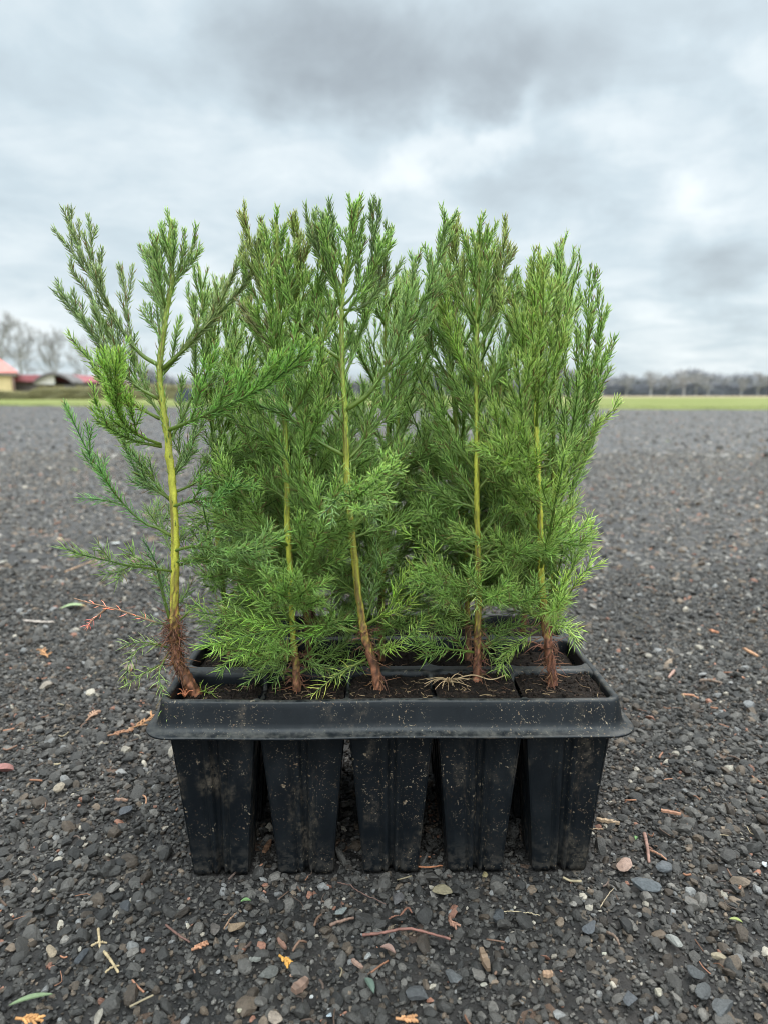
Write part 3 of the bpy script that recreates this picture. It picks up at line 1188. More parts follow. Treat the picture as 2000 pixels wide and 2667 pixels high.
def seedling(row, col, label, trunk_v, Y, r0, seed, explicit=(), n_auto=16, tone=GREEN, tip=LIME, tipamt=.45, lod=0,
             zbark=.20, zgreen=.40, front_gap=True, browntip=0., fluff=60, dens=1.0, Lmax=.15, u0=.2, u1=.97, topshoots=7, spread=1.0,
             fl_h=None, azlim=None, gap=.0105, lowbr=4, yaw_off=0., needle_trunk=.55, lowspan=.11, lowdrop=.008, lowback=False):
    pts = [on_plane(x * V2S, y * V2S, Y) for x, y in trunk_v]
    pts[0][2] -= .008
    zb, zt = pts[0][2], pts[-1][2]
    loc = (pts[0][0], Y, zb + .006)
    root = empty('conifer_seedling', loc, label, 'conifer seedling', 'conifer seedlings in the tray')
    tr, P, rad = make_trunk(pts, r0, .0009, seed, zbark, zgreen, root)
    pl = Plant(seed, tone, tip, tipamt, lod, dens, .155, .545, browntip)
    r = pl.r
    # branches that can be told apart in the photograph
    for e in explicit:
        path_v, dy = e[0], e[1]
        kw = dict(e[2]) if len(e) > 2 else {}
        npt = len(path_v)
        Q = []
        for i, (x, y) in enumerate(path_v):
            t = i / (npt - 1)
            Q.append(on_plane(x * V2S, y * V2S, Y + dy * t ** 1.1))
        L = np.linalg.norm(np.diff(np.array(Q), axis=0), axis=1).sum()
        Pb = smooth_path(Q, max(7, int(L / .006)))
        acc = Acc()
        keep = (pl.tone, pl.tipamt, pl.dens)
        pl.tone = kw.pop('tone', pl.tone)
        pl.dens = kw.pop('dens', pl.dens)
        kw.setdefault('gap', .0085)
        pl.twig(acc, Pb, kw.pop('r', .0019) * .74, 0, kw.pop('stem', None), **kw)
        acc.flush_needles(0)
        pl.tone, pl.tipamt, pl.dens = keep
        acc.build('branch', MAT['needle'], root)
    # the rest of the crown
    acc = Acc()
    k = r.randint(0, 10)
    for i in range(n_auto):
        u = lerp(u0, u1, (i + r.rand() * .6) / n_auto)
        z = lerp(zb, zt, u)
        p = nearest_on(P, z)
        az = k * 2.39996 + r.normal(0, .25)
        k += 1
        dv = np.array([math.cos(az), math.sin(az)])
        if front_gap and dv[1] < -.25 and u < .9:
            dv[1] = -dv[1] * .6
        if azlim is not None and dv[0] * azlim < -.1:
            dv[0] *= -.5
        dv = unit(dv)
        inc = R(lerp(62, 32, u) * r.uniform(.85, 1.15))
        d = np.array([dv[0] * math.sin(inc), dv[1] * math.sin(inc), math.cos(inc)])
        L = min(Lmax, (.97 - u) * (zt - zb) * .88 + .010) * r.uniform(.68, 1.08)
        tg = np.array([dv[0] * .26 * spread, dv[1] * .22 * spread, 1.0])
        Pb = pl.path(p, d, L, tg, 1.25, max(8, int(L / .007)), .05)
        pl.twig(acc, Pb, lerp(.0018, .0010, u), 0, None, gap=gap)
    for i in range(lowbr):                            # sparse, spreading low branches
        z = lerp(zbark - lowdrop, zbark + lowspan, r.rand())
        p = nearest_on(P, z)
        az = r.uniform(0, 6.28)
        dv = np.array([math.cos(az), math.sin(az)])
        if azlim is not None and dv[0] * azlim < 0:
            dv[0] *= -1
        d = np.array([dv[0], dv[1], .25])
        if (lowback or (front_gap and z > zbark + .04)) and dv[1] < -.3:
            d[1] *= -.7
        Pb = pl.path(p, d, r.uniform(.055, .105), (d[0], d[1], r.uniform(.2, .9)), .8, 9, .08)
        pl.twig(acc, Pb, .0012, 0, None, gap=.0105, tipamt=.25, lenmul=1.12, side=.48, lift=.08)
    for i in range(topshoots):                        # crowded ascending shoots at the leader
        u = lerp(.80, .985, i / max(1, topshoots - 1))
        p = nearest_on(P, lerp(zb, zt, u))
        az = i * 2.39996 + seed
        d = np.array([math.cos(az) * .5, math.sin(az) * .5, 1])
        Pb = pl.path(p, d, (zt - p[2]) * .66 + r.uniform(.002, .010), (math.cos(az) * .12, math.sin(az) * .12, 1), 1.0, 8, .03)
        pl.twig(acc, Pb, .0010, 1, None, gap=.009, lift=.5)
    m = P[:, 2] > lerp(zb, zt, needle_trunk)
    if m.sum() > 6:
        pl.needle_run(acc, P[m], rad[m], spacing=.0011, angle=26)
    m2 = (P[:, 2] > zbark + .012) & ~m
    if m2.sum() > 6:                                  # scattered awl leaves left on the old stem
        pl.needle_run(acc, P[m2], rad[m2], spacing=.0042, angle=38, col=np.array([.06, .10, .03]), tipamt=0, lenmul=.7)
    acc.flush_needles(lod)
    acc.build('crown', MAT['needle'], root)
    if fluff:
        dead_fluff(P, zb + .008 if fl_h is None else fl_h[0], zbark + .006 if fl_h is None else fl_h[1], fluff, seed + 7, root)
    return root, P


def T(s):
    return [tuple(float(q) for q in p.split(',')) for p in s.split()]


YR = [0.529 + .034, 0.529 + .108, 0.529 + .187]

# --- front row
BG = dict(tone=BLUEG)
t1_br = [
    (T('345,790 300,760 250,690 200,595 165,520 146,448'), .012, dict(tone=np.array([.062, .104, .045]), tipamt=.2, start=.2, gap=.0105, side=.5, lift=.42, r=.0024)),
    (T('352,797 420,735 467,686 535,602 560,510 568,470'), .012, dict(tone=np.array([.066, .108, .045]), tipamt=.2, r=.0022, lift=.4, gap=.011, side=.45)),
    (T('343,862 290,830 243,778 183,702 115,626'), -.008, dict(tone=np.array([.060, .106, .048]), tipamt=.2, lift=.4, r=.0018, gap=.011, side=.46)),
    (T('346,905 300,880 250,850 215,800 160,740'), .0, dict(tone=np.array([.075, .14, .04]), tipamt=.6, lift=.3)),
    (T('348,960 300,940 262,905 250,850 252,775'), -.075, dict(tone=np.array([.075, .15, .035]), tipamt=.8, lift=.4, gap=.006, lenmul=.8)),
    (T('350,965 285,950 230,915 205,860'), -.05, dict(tone=np.array([.07, .14, .04]), tipamt=.7, lift=.3, gap=.007, lenmul=.85)),
    (T('363,930 403,914 483,878 583,830 683,735'), -.055, dict(tone=np.array([.06, .135, .035]), tipamt=.75, gap=.0065, side=.36, lift=.3, r=.0022)),
    (T('372,1158 340,1140 315,1131 270,1092 225,1033 190,975 140,868'), -.012, dict(tone=np.array([.05, .12, .04]), tipamt=.25, gap=.014, side=.28, lift=.25, r=.0018, start=.35)),
    (T('270,1092 225,1080 170,1077'), -.012, dict(tone=np.array([.05, .12, .045]), tipamt=.3, maxlev=0, r=.0009)),
    (T('372,1080 320,1045 285,1000 262,940'), .0, dict(tone=np.array([.055, .12, .045]), tipamt=.2, gap=.011)),
    (T('368,1040 395,1000 430,930'), .01, dict(tone=np.array([.06, .115, .045]), tipamt=.2)),
    (T('372,1095 420,1080 480,1070 552,1030'), -.045, dict(tone=np.array([.055, .13, .04]), tipamt=.55, gap=.007, lift=.12, lenmul=.85)),
    (T('376,1190 430,1180 520,1195 615,1165'), -.060, dict(tone=np.array([.068, .135, .046]), tipamt=.4, gap=.007, lift=.05)),
    (T('368,1341 350,1272 336,1213 309,1165'), -.012, dict(tone=np.array([.05, .105, .05]), tipamt=.1, gap=.016, side=.25, start=.35)),
    (T('376,1215 420,1210 470,1230'), -.02, dict(tone=np.array([.066, .13, .045]), tipamt=.2)),
    (T('372,1400 318,1393 285,1420 268,1476'), -.016, dict(tone=np.array([.09, .15, .06]), tipamt=.2, maxlev=0, r=.001, dens=.75)),
    (T('355,1393 310,1388 262,1392'), -.02, dict(tone=np.array([.08, .135, .055]), tipamt=.2, maxlev=0, r=.0009, dens=.7)),
    (T('366,1408 345,1452 351,1497 369,1564'), -.040, dict(tone=np.array([.10, .17, .065]), tipamt=.3, maxlev=0, r=.0011, dens=.8)),
    (T('345,1436 312,1455 272,1482'), -.034, dict(tone=np.array([.10, .165, .06]), tipamt=.3, maxlev=0, r=.0008, dens=.8)),
    (T('385,1345 410,1320 442,1284'), -.006, dict(tone=np.array([.09, .13, .04]), tipamt=.2, maxlev=0, r=.0014, dens=.6)),
]
t1, P1 = seedling(0, 0, 'widest seedling, leftmost in the front row, with a bent bare base and dead brown twig',
                  T('432,1500 405,1468 385,1430 379,1385 377,1330 379,1210 376,1080 365,960 352,870 346,795 358,690 372,600 367,535 371,474'),
                  YR[0], .0047, 21, t1_br, n_auto=9, tone=np.array([.062, .118, .040]), tipamt=.35, zbark=.2215, zgreen=.42,
                  fluff=240, fl_h=(.176, .224), u0=.42, Lmax=.10, lowbr=5, topshoots=9)
# the dead brown twig of the first seedling
acc = Acc()
dp = Plant(77, np.array([.22, .12, .07]), np.array([.22, .12, .07]), 0)
for path_v, dy in ((T('372,1352 340,1345 294,1330 255,1317 192,1302 162,1293'), -.02), (T('231,1314 212,1330 186,1354'), -.012)):
    Q = [on_plane(x * V2S, y * V2S, YR[0] + dy * (i / 5 if dy < -.015 else 1)) for i, (x, y) in enumerate(path_v)]
    Pb = smooth_path(Q, 26)
    C = np.array([.30, .17, .10]) * np.ones((26, 1))
    C[:6] = np.array([.10, .12, .04]) if dy < -.015 else C[:6]
    acc.tube(Pb, np.linspace(.0010, .0005, 26), C, 5)
    dp.dens = .30
    dp.needle_run(acc, Pb, np.linspace(.0010, .0005, 26), s0=.25, col=np.array([.30, .17, .10]), lenmul=.55)
    dp.dens = 1.1
    if dy > -.015:
        dp.needle_run(acc, Pb[17:], np.linspace(.0010, .0005, 9), col=np.array([.18, .075, .06]), lenmul=.55)
    else:
        dp.dens = .7
        dp.needle_run(acc, Pb[1:11], np.linspace(.0010, .0008, 10), col=np.array([.06, .11, .04]), lenmul=.9)
acc.flush_needles(0)
dt = acc.build('dead_twig', MAT['dry'], t1)
dt['label'] = 'dry brown dead twig with a reddish tip'

t2, P2 = seedling(0, 1, 'thin seedling second from left in the front row, with a mottled dark base',
                  T('642,1503 640,1450 634,1380 629,1250 622,1130 621,1030 617,930 611,830 606,760 603,680 598,600 600,530 597,470'),
                  YR[0] + .004, .0031, 22, [
                      (T('620,1000 600,975 560,940 530,890'), .02, dict(tipamt=.3)),
                      (T('618,960 640,930 650,880 655,820'), .02, dict(tipamt=.3)),
                      (T('606,770 580,740 545,690 520,660'), -.01, dict(tone=np.array([.064, .084, .040]), tipamt=.2, lift=.3)),
                      (T('604,700 640,640 650,560 636,462'), .006, dict(tone=np.array([.072, .12, .035]), tipamt=.35, lift=.4)),
                      (T('602,690 560,620 545,540 518,455'), .006, dict(tone=np.array([.075, .12, .04]), tipamt=.35, lift=.4)),
                      (T('622,1080 590,1060 540,1050 480,1020'), .015, dict(tipamt=.2)),
                      (T('628,1210 590,1200 520,1150 470,1130'), .01, dict(tone=BLUEG, tipamt=.1, lenmul=1.1)),
                      (T('634,1392 590,1385 530,1405 470,1450'), -.012, dict(tone=np.array([.095, .18, .05]), tipamt=.3, r=.0012, maxlev=1, gap=.012, lift=-.02, lenmul=1.1)),
                      (T('632,1360 580,1345 510,1350 440,1375'), .012, dict(tone=np.array([.09, .17, .05]), tipamt=.3, r=.0012, maxlev=1, gap=.012, lift=.05, lenmul=1.1)),
                      (T('636,1420 600,1440 560,1455 525,1480'), -.006, dict(tone=np.array([.08, .15, .05]), tipamt=.2, r=.001, maxlev=1, gap=.012, lift=-.05, lenmul=1.1)),
                      (T('640,1425 680,1430 715,1450 735,1470'), .004, dict(tone=np.array([.08, .15, .05]), tipamt=.2, r=.001, maxlev=1, gap=.012, lift=-.05, lenmul=1.1)),
                  ], n_auto=17, zbark=.185, zgreen=.36, fluff=90, browntip=.5, u0=.25, Lmax=.12, lowbr=20, lowdrop=.028, front_gap=False)
t3, P3 = seedling(0, 2, 'tallest seedling, central in the front row, with a thick yellow kinked stem',
                  T('822,1508 812,1455 790,1380 783,1345 772,1260 762,1165 757,1110 750,1030 747,930 745,880 739,800 739,720 740,640 752,560 765,490 780,423'),
                  YR[0] - .006, .0036, 23, [
                      (T('738,777 693,746 650,700 610,620 585,560'), .010, dict(tipamt=.25, r=.0022, lift=.3)),
                      (T('748,886 798,848 843,779 888,698 932,608 962,503 987,455'), -.004, dict(tone=np.array([.062, .12, .042]), tipamt=.3, r=.0027, lift=.25, start=.22)),
                      (T('743,984 683,950 623,902 543,865 480,800'), .004, dict(tone=np.array([.055, .122, .034]), tipamt=.15, r=.0022, lift=.3, start=.25)),
                      (T('752,1085 768,1078 800,1050 862,1000'), -.075, dict(tone=np.array([.09, .165, .06]), tipamt=.5, gap=.006, lift=.0, lenmul=.9)),
                      (T('752,1090 762,1085 740,1070 690,1120'), -.06, dict(tone=np.array([.08, .15, .065]), tipamt=.3, gap=.008, lift=.0, lenmul=1.)),
                      (T('772,1365 731,1357 640,1352 580,1364 500,1382 420,1398'), -.035, dict(tone=np.array([.095, .185, .045]), tipamt=.25, r=.0018, gap=.015, side=.34, lift=.06, lenmul=1.12, start=.2, dens=.8)),
                      (T('735,1355 690,1290 640,1255 575,1246'), -.025, dict(tone=np.array([.085, .17, .045]), tipamt=.2, r=.0012, maxlev=1, gap=.02, side=.25, lenmul=1.15, dens=.7)),
                      (T('660,1352 560,1390 500,1430'), -.04, dict(tone=np.array([.095, .185, .045]), tipamt=.25, r=.001, maxlev=1, gap=.016, lift=.0, lenmul=1.15, dens=.8)),
                      (T('640,1352 600,1310 540,1290 490,1290'), -.03, dict(tone=np.array([.09, .175, .045]), tipamt=.25, r=.001, maxlev=1, gap=.018, lift=.1, lenmul=1.15, dens=.7)),
                      (T('788,1352 836,1319 880,1250 910,1232'), -.012, dict(tone=np.array([.10, .18, .04]), tipamt=.2, r=.0022, gap=.014, lenmul=1.1, dens=.75)),
                      (T('790,1340 806,1290 815,1220 810,1160'), .01, dict(tone=BLUEG, tipamt=.1, r=.0016, gap=.014)),
                      (T('800,1406 835,1395 870,1385 910,1350 940,1335'), -.02, dict(tone=np.array([.10, .18, .045]), tipamt=.25, r=.0013, gap=.012, lift=.1, dens=.8)),
                      (T('790,1424 736,1454 700,1480 672,1505'), -.022, dict(tone=np.array([.12, .175, .05]), tipamt=.1, r=.0014, maxlev=0, lenmul=1.15, dens=.75)),
                      (T('760,1165 720,1140 680,1105 630,1090'), .01, dict(tipamt=.1, r=.0015)),
                      (T('770,1210 740,1195 700,1165 660,1160'), -.006, dict(tone=np.array([.09, .15, .04]), tipamt=.1, r=.0011, maxlev=1)),
                      (T('748,1000 775,985 800,930 815,870'), .018, dict(tipamt=.2, r=.0016)),
                      (T('741,660 760,640 800,570 822,430'), .002, dict(tone=np.array([.048, .092, .034]), tipamt=.12, r=.0016, lift=.5, gap=.008, side=.5)),
                      (T('742,650 722,620 706,560 712,445'), -.006, dict(tone=np.array([.048, .092, .034]), tipamt=.12, r=.0014, lift=.5, gap=.008, side=.5)),
                      (T('742,640 715,590 690,530 678,455'), .0, dict(tone=np.array([.052, .095, .036]), tipamt=.15, r=.0014, lift=.5, gap=.008, side=.45)),
                      (T('741,670 790,660 830,590 840,490'), .012, dict(tone=np.array([.055, .10, .036]), tipamt=.15, r=.0014, lift=.5, gap=.009)),
                  ], n_auto=13, zbark=.2145, zgreen=.38, fluff=70, tipamt=.25, u0=.3, Lmax=.12, lowbr=9, lowdrop=.020, lowback=True)
t4, P4 = seedling(0, 3, 'straight upright seedling second from right in the front row, beside a tuft of straw',
                  T('1030,1472 1030,1420 1031,1365 1033,1280 1032,1200 1030,1100 1030,1000 1029,900 1028,800 1029,720 1031,640 1034,560 1036,478'),
                  YR[0] + .008, .0031, 24, [
                      (T('1030,1064 1005,1040 975,1000 945,960'), .004, dict(stem=np.array([.17, .19, .03]), tipamt=.2, r=.0017, start=.5)),
                      (T('1034,1206 1060,1185 1080,1140 1094,1095 1105,1000'), .012, dict(stem=np.array([.17, .19, .03]), tipamt=.2, r=.0019, start=.4)),
                      (T('1030,1192 995,1175 965,1155 940,1120'), .01, dict(tipamt=.15, r=.0015)),
                      (T('1028,900 1005,880 990,850 965,780'), .0, dict(tipamt=.3, r=.0016)),
                      (T('1028,830 1000,790 970,700 948,640'), -.01, dict(tone=np.array([.08, .15, .035]), tipamt=.6, r=.0015, lift=.4)),
                      (T('1030,720 1060,680 1080,590 1092,475'), .008, dict(tone=np.array([.07, .115, .04]), tipamt=.2, r=.0016, lift=.4)),
                      (T('1030,700 1000,640 985,550 990,460'), .004, dict(tone=np.array([.075, .125, .04]), tipamt=.35, r=.0016, lift=.4)),
                      (T('1030,1350 1015,1340 995,1330 970,1290'), .004, dict(tone=np.array([.09, .16, .05]), r=.0011, gap=.012)),
                      (T('1032,1230 1025,1250 1028,1290 1030,1318'), -.03, dict(tone=np.array([.13, .20, .08]), tipamt=.3, maxlev=0, r=.0008)),
                      (T('1010,1290 960,1230 900,1170 860,1140'), -.02, dict(tone=np.array([.09, .165, .045]), tipamt=.3, r=.0014, gap=.014, lenmul=1.1, dens=.8)),
                      (T('1034,1380 1060,1420 1085,1440'), -.006, dict(tone=np.array([.085, .15, .05]), tipamt=.1, maxlev=1, r=.0009)),
                  ], n_auto=18, zbark=.206, zgreen=.40, fluff=70, browntip=.6, tipamt=.4, u0=.28, Lmax=.135, lowbr=18, lowdrop=.022)
t5, P5 = seedling(0, 4, 'rightmost seedling of the front row, with a fibrous reddish base leaning left',
                  T('1196,1490 1190,1440 1180,1370 1173,1300 1168,1230 1167,1160 1164,1080 1160,1000 1157,900 1159,800 1162,700 1166,620 1164,546'),
                  YR[0] + .004, .0035, 25, [
                      (T('1166,1010 1195,1000 1230,960 1249,940'), .0, dict(tipamt=.3, r=.0015)),
                      (T('1182,1335 1225,1290 1255,1240 1305,1215'), -.01, dict(tone=np.array([.11, .19, .05]), tipamt=.5, r=.0013, gap=.011, lenmul=1.05)),
                      (T('1180,1300 1240,1220 1230,1150 1236,1080'), .01, dict(tone=np.array([.085, .155, .045]), tipamt=.2, r=.0014)),
                      (T('1186,1360 1225,1350 1238,1375 1242,1402'), -.016, dict(tone=np.array([.12, .20, .075]), tipamt=.2, r=.0010, maxlev=1, gap=.012, lift=-.1, lenmul=1.1)),
                      (T('1172,1340 1140,1320 1118,1260 1110,1150'), -.004, dict(tone=np.array([.085, .15, .045]), r=.0015)),
                      (T('1168,1190 1200,1170 1240,1150 1275,1130'), -.01, dict(tone=np.array([.10, .18, .05]), tipamt=.4, r=.0013)),
                      (T('1164,1060 1130,1030 1120,960 1115,860'), -.01, dict(tone=np.array([.085, .155, .045]), tipamt=.3, r=.0014)),
                      (T('1160,900 1190,840 1200,740 1212,640'), .0, dict(tipamt=.3, r=.0016, lift=.4)),
                      (T('1166,1360 1100,1400 1085,1440 1092,1460'), -.010, dict(tone=np.array([.095, .17, .05]), tipamt=.25, r=.0012, maxlev=1, gap=.011, lift=-.1, lenmul=1.1)),
                  ], n_auto=19, zbark=.221, zgreen=.42, fluff=150, browntip=.55, tipamt=.4, tone=np.array([.068, .128, .034]), u0=.22, Lmax=.12, lowbr=9, gap=.0125, azlim=-1, lowdrop=.012, front_gap=False)

# --- middle and back rows: (row, col, base v, top v, ...) seen through the front row
BACK = [
    (1, 0, 505, 430, 575, 41, 'seedling behind the widest one, leftmost in the middle row, with pale green tips'),
    (1, 1, 665, 640, 560, 42, 'middle row seedling seen between the thin stem and the yellow kinked stem'),
    (1, 2, 850, 835, 590, 43, 'seedling of the middle row just right of the yellow kinked stem'),
    (1, 3, 985, 960, 520, 44, 'seedling of the middle row just left of the straight upright stem'),
    (1, 4, 1160, 1215, 515, 45, 'rightmost seedling of the middle row, leaning out to the right'),
    (2, 0, 545, 480, 600, 46, 'leftmost seedling of the back row, mostly hidden by the widest one'),
    (2, 1, 690, 690, 600, 47, 'dim seedling of the back row, second from left'),
    (2, 2, 860, 880, 585, 48, 'central seedling of the back row, dark behind the others'),
    (2, 3, 1010, 1060, 560, 49, 'seedling of the back row, second from right, behind the straight upright stem'),
    (2, 4, 1135, 1235, 600, 50, 'rightmost seedling of the back row, with open twigs against the sky'),
]
for row, col, bx, tx, ty, seed, label in BACK:
    rnd = np.random.RandomState(seed)
    a, b = ROW_Y[row]
    base = tray_w(np.array([(col - 2) * PITCH_X + rnd.uniform(-.008, .008), (a + b) / 2, .147]))
    Yb = base[1]
    top = on_plane(tx * V2S, ty * V2S, Yb)
    # back-project the straight-ish stem to v coordinates for the builder
    n = 9
    tv = []
    for i in range(n):
        t = i / (n - 1)
        p = base * (1 - t) + top * t + np.array([math.sin(t * 5 + seed) * .004 * math.sin(t * math.pi), 0, 0])
        q = p - np.array([0, 0, CAMH])
        zc = q[1] * CT - q[2] * ST
        tv.append(((1000 + FPX * q[0] / zc) / V2S, (1333.5 - FPX * (q[1] * ST + q[2] * CT) / zc) / V2S))
    ex = []
    if (row, col) == (1, 4):
        ex = [(T('1175,1180 1230,1080 1245,960 1262,800 1275,570'), .005, dict(r=.002, lift=.4, tipamt=.3, gap=.009)),
              (T('1185,1150 1249,985 1285,925 1342,868'), -.005, dict(tone=np.array([.09, .16, .045]), r=.0015, tipamt=.45, gap=.009, side=.3)),
              (T('1190,1080 1250,950 1285,800 1302,640'), .01, dict(r=.0017, lift=.35, tipamt=.35, gap=.009))]
    seedling(row, col, label, tv, Yb, .0029, seed, ex, n_auto=24 if row == 1 else 21, lod=1, zbark=.2, zgreen=.33, front_gap=False,
             browntip=.5, fluff=25, dens=.72 if row == 1 else .62, Lmax=.115, u0=.12, tone=GREEN * (1.0 if row == 1 else .95), tipamt=.3,
             azlim=(1 if col == 0 else (-1 if col == 4 else None)), gap=.011, lowbr=34, topshoots=6, lowspan=.14, lowdrop=.022)

# ------------------------------------------------------------------ things lying about


def lens_leaf(p, az, L, W, col, tipcol=None, curl=.15, lift=.002):
    col = tuple(c * .62 + .035 for c in col)
    n, m = 15, 5
    V = []
    C = []
    for i in range(n):
        t = i / (n - 1)
        w = W * math.sin(math.pi * min(1, t * .97 + .015)) ** .8
        for j in range(m):
            s = (j / (m - 1) - .5)
            x, y = (t - .5) * L, s * w + curl * W * math.sin(t * 3) * .8
            z = lift + abs(s) * w * .5 + .25 * W * math.sin(t * math.pi)
            V.append([x, y, z])
            c = np.array(col)
            if tipcol is not None:
                k = smst(.72, .95, t)
                c = c * (1 - k) + np.array(tipcol) * k
            C.append(c * (1.0 if j != 2 else 1.15))
    V = np.array(V)
    top = V.copy()
    bot = V - np.array([0, 0, .0005])
    N = n * m
    idx = np.arange(N).reshape(n, m)
    q = np.stack([idx[:-1, :-1], idx[1:, :-1], idx[1:, 1:], idx[:-1, 1:]], -1).reshape(-1, 4)
    border = list(idx[0]) + list(idx[1:, -1]) + list(idx[-1, ::-1][1:]) + list(idx[::-1, 0][1:-1])
    b = np.array(border)
    b2 = np.roll(b, -1)
    Q = np.concatenate([q, q[:, ::-1] + N, np.stack([b2, b, b + N, b2 + N], -1)])
    W3 = np.concatenate([top, bot])
    ca, sa = math.cos(az), math.sin(az)
    W3 = np.stack([W3[:, 0] * ca - W3[:, 1] * sa, W3[:, 0] * sa + W3[:, 1] * ca, W3[:, 2]], -1) + p
    acc = Acc()
    acc.raw(W3, Q, None, np.array(C + C))
    return acc


def place(acc, name, label, cat, p, group=None, mat='litter', smooth=True):
    o = acc.build(name, MAT[mat], None, smooth, p)
    return tag(o, label, cat, group)


def stone_at(sx, sy, wpx, col, label, seed, flat=.6, sub=3):
    rnd = np.random.RandomState(seed)
    p = on_ground(sx, sy, .003)
    zc = p[1] * CT + (CAMH - p[2]) * ST
    r = wpx * zc / FPX / 2
    V, Tt = stone_shape(rnd, sub, 13, .012)
    V *= np.array([1, .8, flat]) * r
    az = rnd.uniform(0, 6.28)
    ca, sa = math.cos(az), math.sin(az)
    V = np.stack([V[:, 0] * ca - V[:, 1] * sa, V[:, 0] * sa + V[:, 1] * ca, V[:, 2] + r * flat * .35 + .0015], -1) + p
    acc = Acc()
    acc.raw(V, None, Tt, (np.array(col) * .52 + np.mean(col) * .16) * rnd.uniform(.85, 1.15, (len(V), 1)))
    place(acc, 'stone', label, 'stone', p, None, 'stone', False)


ST_ = [
    (15, 2007, 62, (.36, .12, .09), 'flat reddish pink stone at the left edge beside the tray'),
    (156, 2058, 46, (.33, .25, .16), 'small beige stone left of the tray, yellowish on one end'),
    (135, 2486, 50, (.36, .25, .14), 'tan angular stone left of the crossed straws'),
    (215, 2500, 52, (.055, .057, .062), 'dark grey squarish stone between the tan stone and the crossed straws'),
    (302, 2387, 28, (.33, .27, .2), 'pale rounded pebble above the crossed straws'),
    (92, 2323, 22, (.34, .25, .18), 'small pinkish beige pebble in the gravel below the left of the tray'),
    (11, 1469, 30, (.42, .36, .28), 'whitish pebble at the left edge far behind the tray'),
    (304, 1418, 26, (.55, .53, .48), 'bright white pebble behind the left seedling'),
    (119, 1793, 48, (.30, .23, .16), 'flat tan stone left of the tray, level with its rim'),
    (63, 1700, 40, (.15, .14, .13), 'grey rounded stone at the left, behind an orange fleck'),
    (617, 2422, 60, (.28, .17, .08), 'orange and grey wet stone in front of the second cell'),
    (560, 2428, 46, (.13, .10, .08), 'flat grey-brown stone touching the orange wet stone'),
    (1155, 2328, 62, (.25, .19, .09), 'yellow-tan triangular stone in front of the fourth cell'),
    (889, 2381, 42, (.20, .21, .19), 'grey speckled stone in front of the middle cell'),
    (959, 2497, 28, (.34, .32, .29), 'light speckled pebble below the long reddish twig'),
    (1034, 2350, 50, (.10, .085, .08), 'dark reddish grey stone above the forked twig'),
    (742, 2248, 20, (.40, .36, .33), 'tiny white chip under the edge of the second cell'),
    (627, 2638, 24, (.45, .38, .24), 'small cream stone at the bottom edge'),
    (718, 2660, 56, (.36, .26, .18), 'beige stone cut by the bottom edge of the picture'),
    (812, 2604, 16, (.55, .52, .48), 'tiny bright white pebble near the bottom, left of centre'),
    (858, 2651, 20, (.42, .48, .52), 'bluish white chip at the bottom edge'),
    (762, 2547, 20, (.50, .26, .14), 'small orange pebble in front of the middle cell'),
    (700, 2545, 60, (.13, .12, .10), 'grey flat stone left of the small orange pebble'),
    (1624, 2262, 64, (.42, .24, .16), 'pinkish orange stone right of the last cell'),
    (1677, 2318, 84, (.105, .11, .112), 'big grey flat stone below the pinkish orange one'),
    (1730, 2266, 62, (.12, .12, .122), 'flat grey stone right of the pinkish orange one'),
    (1752, 2457, 58, (.29, .27, .23), 'light speckled stone at the lower right'),
    (1571, 2490, 17, (.52, .47, .34), 'small cream pebble in the lower right gravel'),
    (1870, 2500, 48, (.36, .27, .15), 'tan stone with a yellow end at the lower right'),
    (1990, 2257, 24, (.60, .60, .58), 'white chip at the right edge'),
    (1260, 2572, 24, (.40, .35, .26), 'cream pebble beside the brown wood splinter'),
    (1713, 2592, 34, (.38, .32, .22), 'pale cream stone near the lower right corner'),
    (1535, 2425, 60, (.09, .09, .095), 'dark grey wedge-shaped stone in the lower right gravel'),
    (1812, 2545, 64, (.075, .075, .073), 'large dark rounded stone, upper one of the lower right pair'),
    (1826, 2592, 62, (.085, .082, .078), 'large dark rounded stone, lower one of the lower right pair'),
    (1880, 2635, 90, (.10, .098, .095), 'biggest grey stone in the lower right corner'),
    (1640, 2610, 56, (.085, .085, .09), 'dark pointed stone left of the biggest grey stone'),
    (1828, 1762, 34, (.28, .26, .24), 'light grey stone behind the dry twig on the right'),
    (1951, 1842, 50, (.20, .19, .18), 'grey stone near the right edge, level with the tray rim'),
    (1300, 2400, 60, (.06, .06, .06), 'blackish flat stone below the right cells'),
    (1085, 2600, 70, (.075, .072, .07), 'long dark wedge stone at the bottom centre'),
    (1180, 2555, 60, (.095, .092, .088), 'flat dark stone right of the long wedge stone'),
    (330, 2370, 60, (.05, .05, .052), 'dark round stone right of the pale rounded pebble'),
    (330, 2120, 56, (.075, .077, .085), 'bluish dark grey flat stone left of the first cell'),
    (1839, 1151, 26, (.035, .025, .022), 'small blackish lump alone far out on the yard'),
    (1436, 1700, 40, (.24, .22, .19), 'light oval stone just behind the right rim of the tray'),
    (1262, 2286, 26, (.26, .19, .06), 'small mustard yellow pebble below the fourth cell'),
]
for i, (sx, sy, w, c, lab) in enumerate(ST_):
    stone_at(sx, sy, w, c, lab, 300 + i)


def gpath(s, z=.004, jit=0.0):
    return [on_ground(x, y, z) for x, y in T(s)]


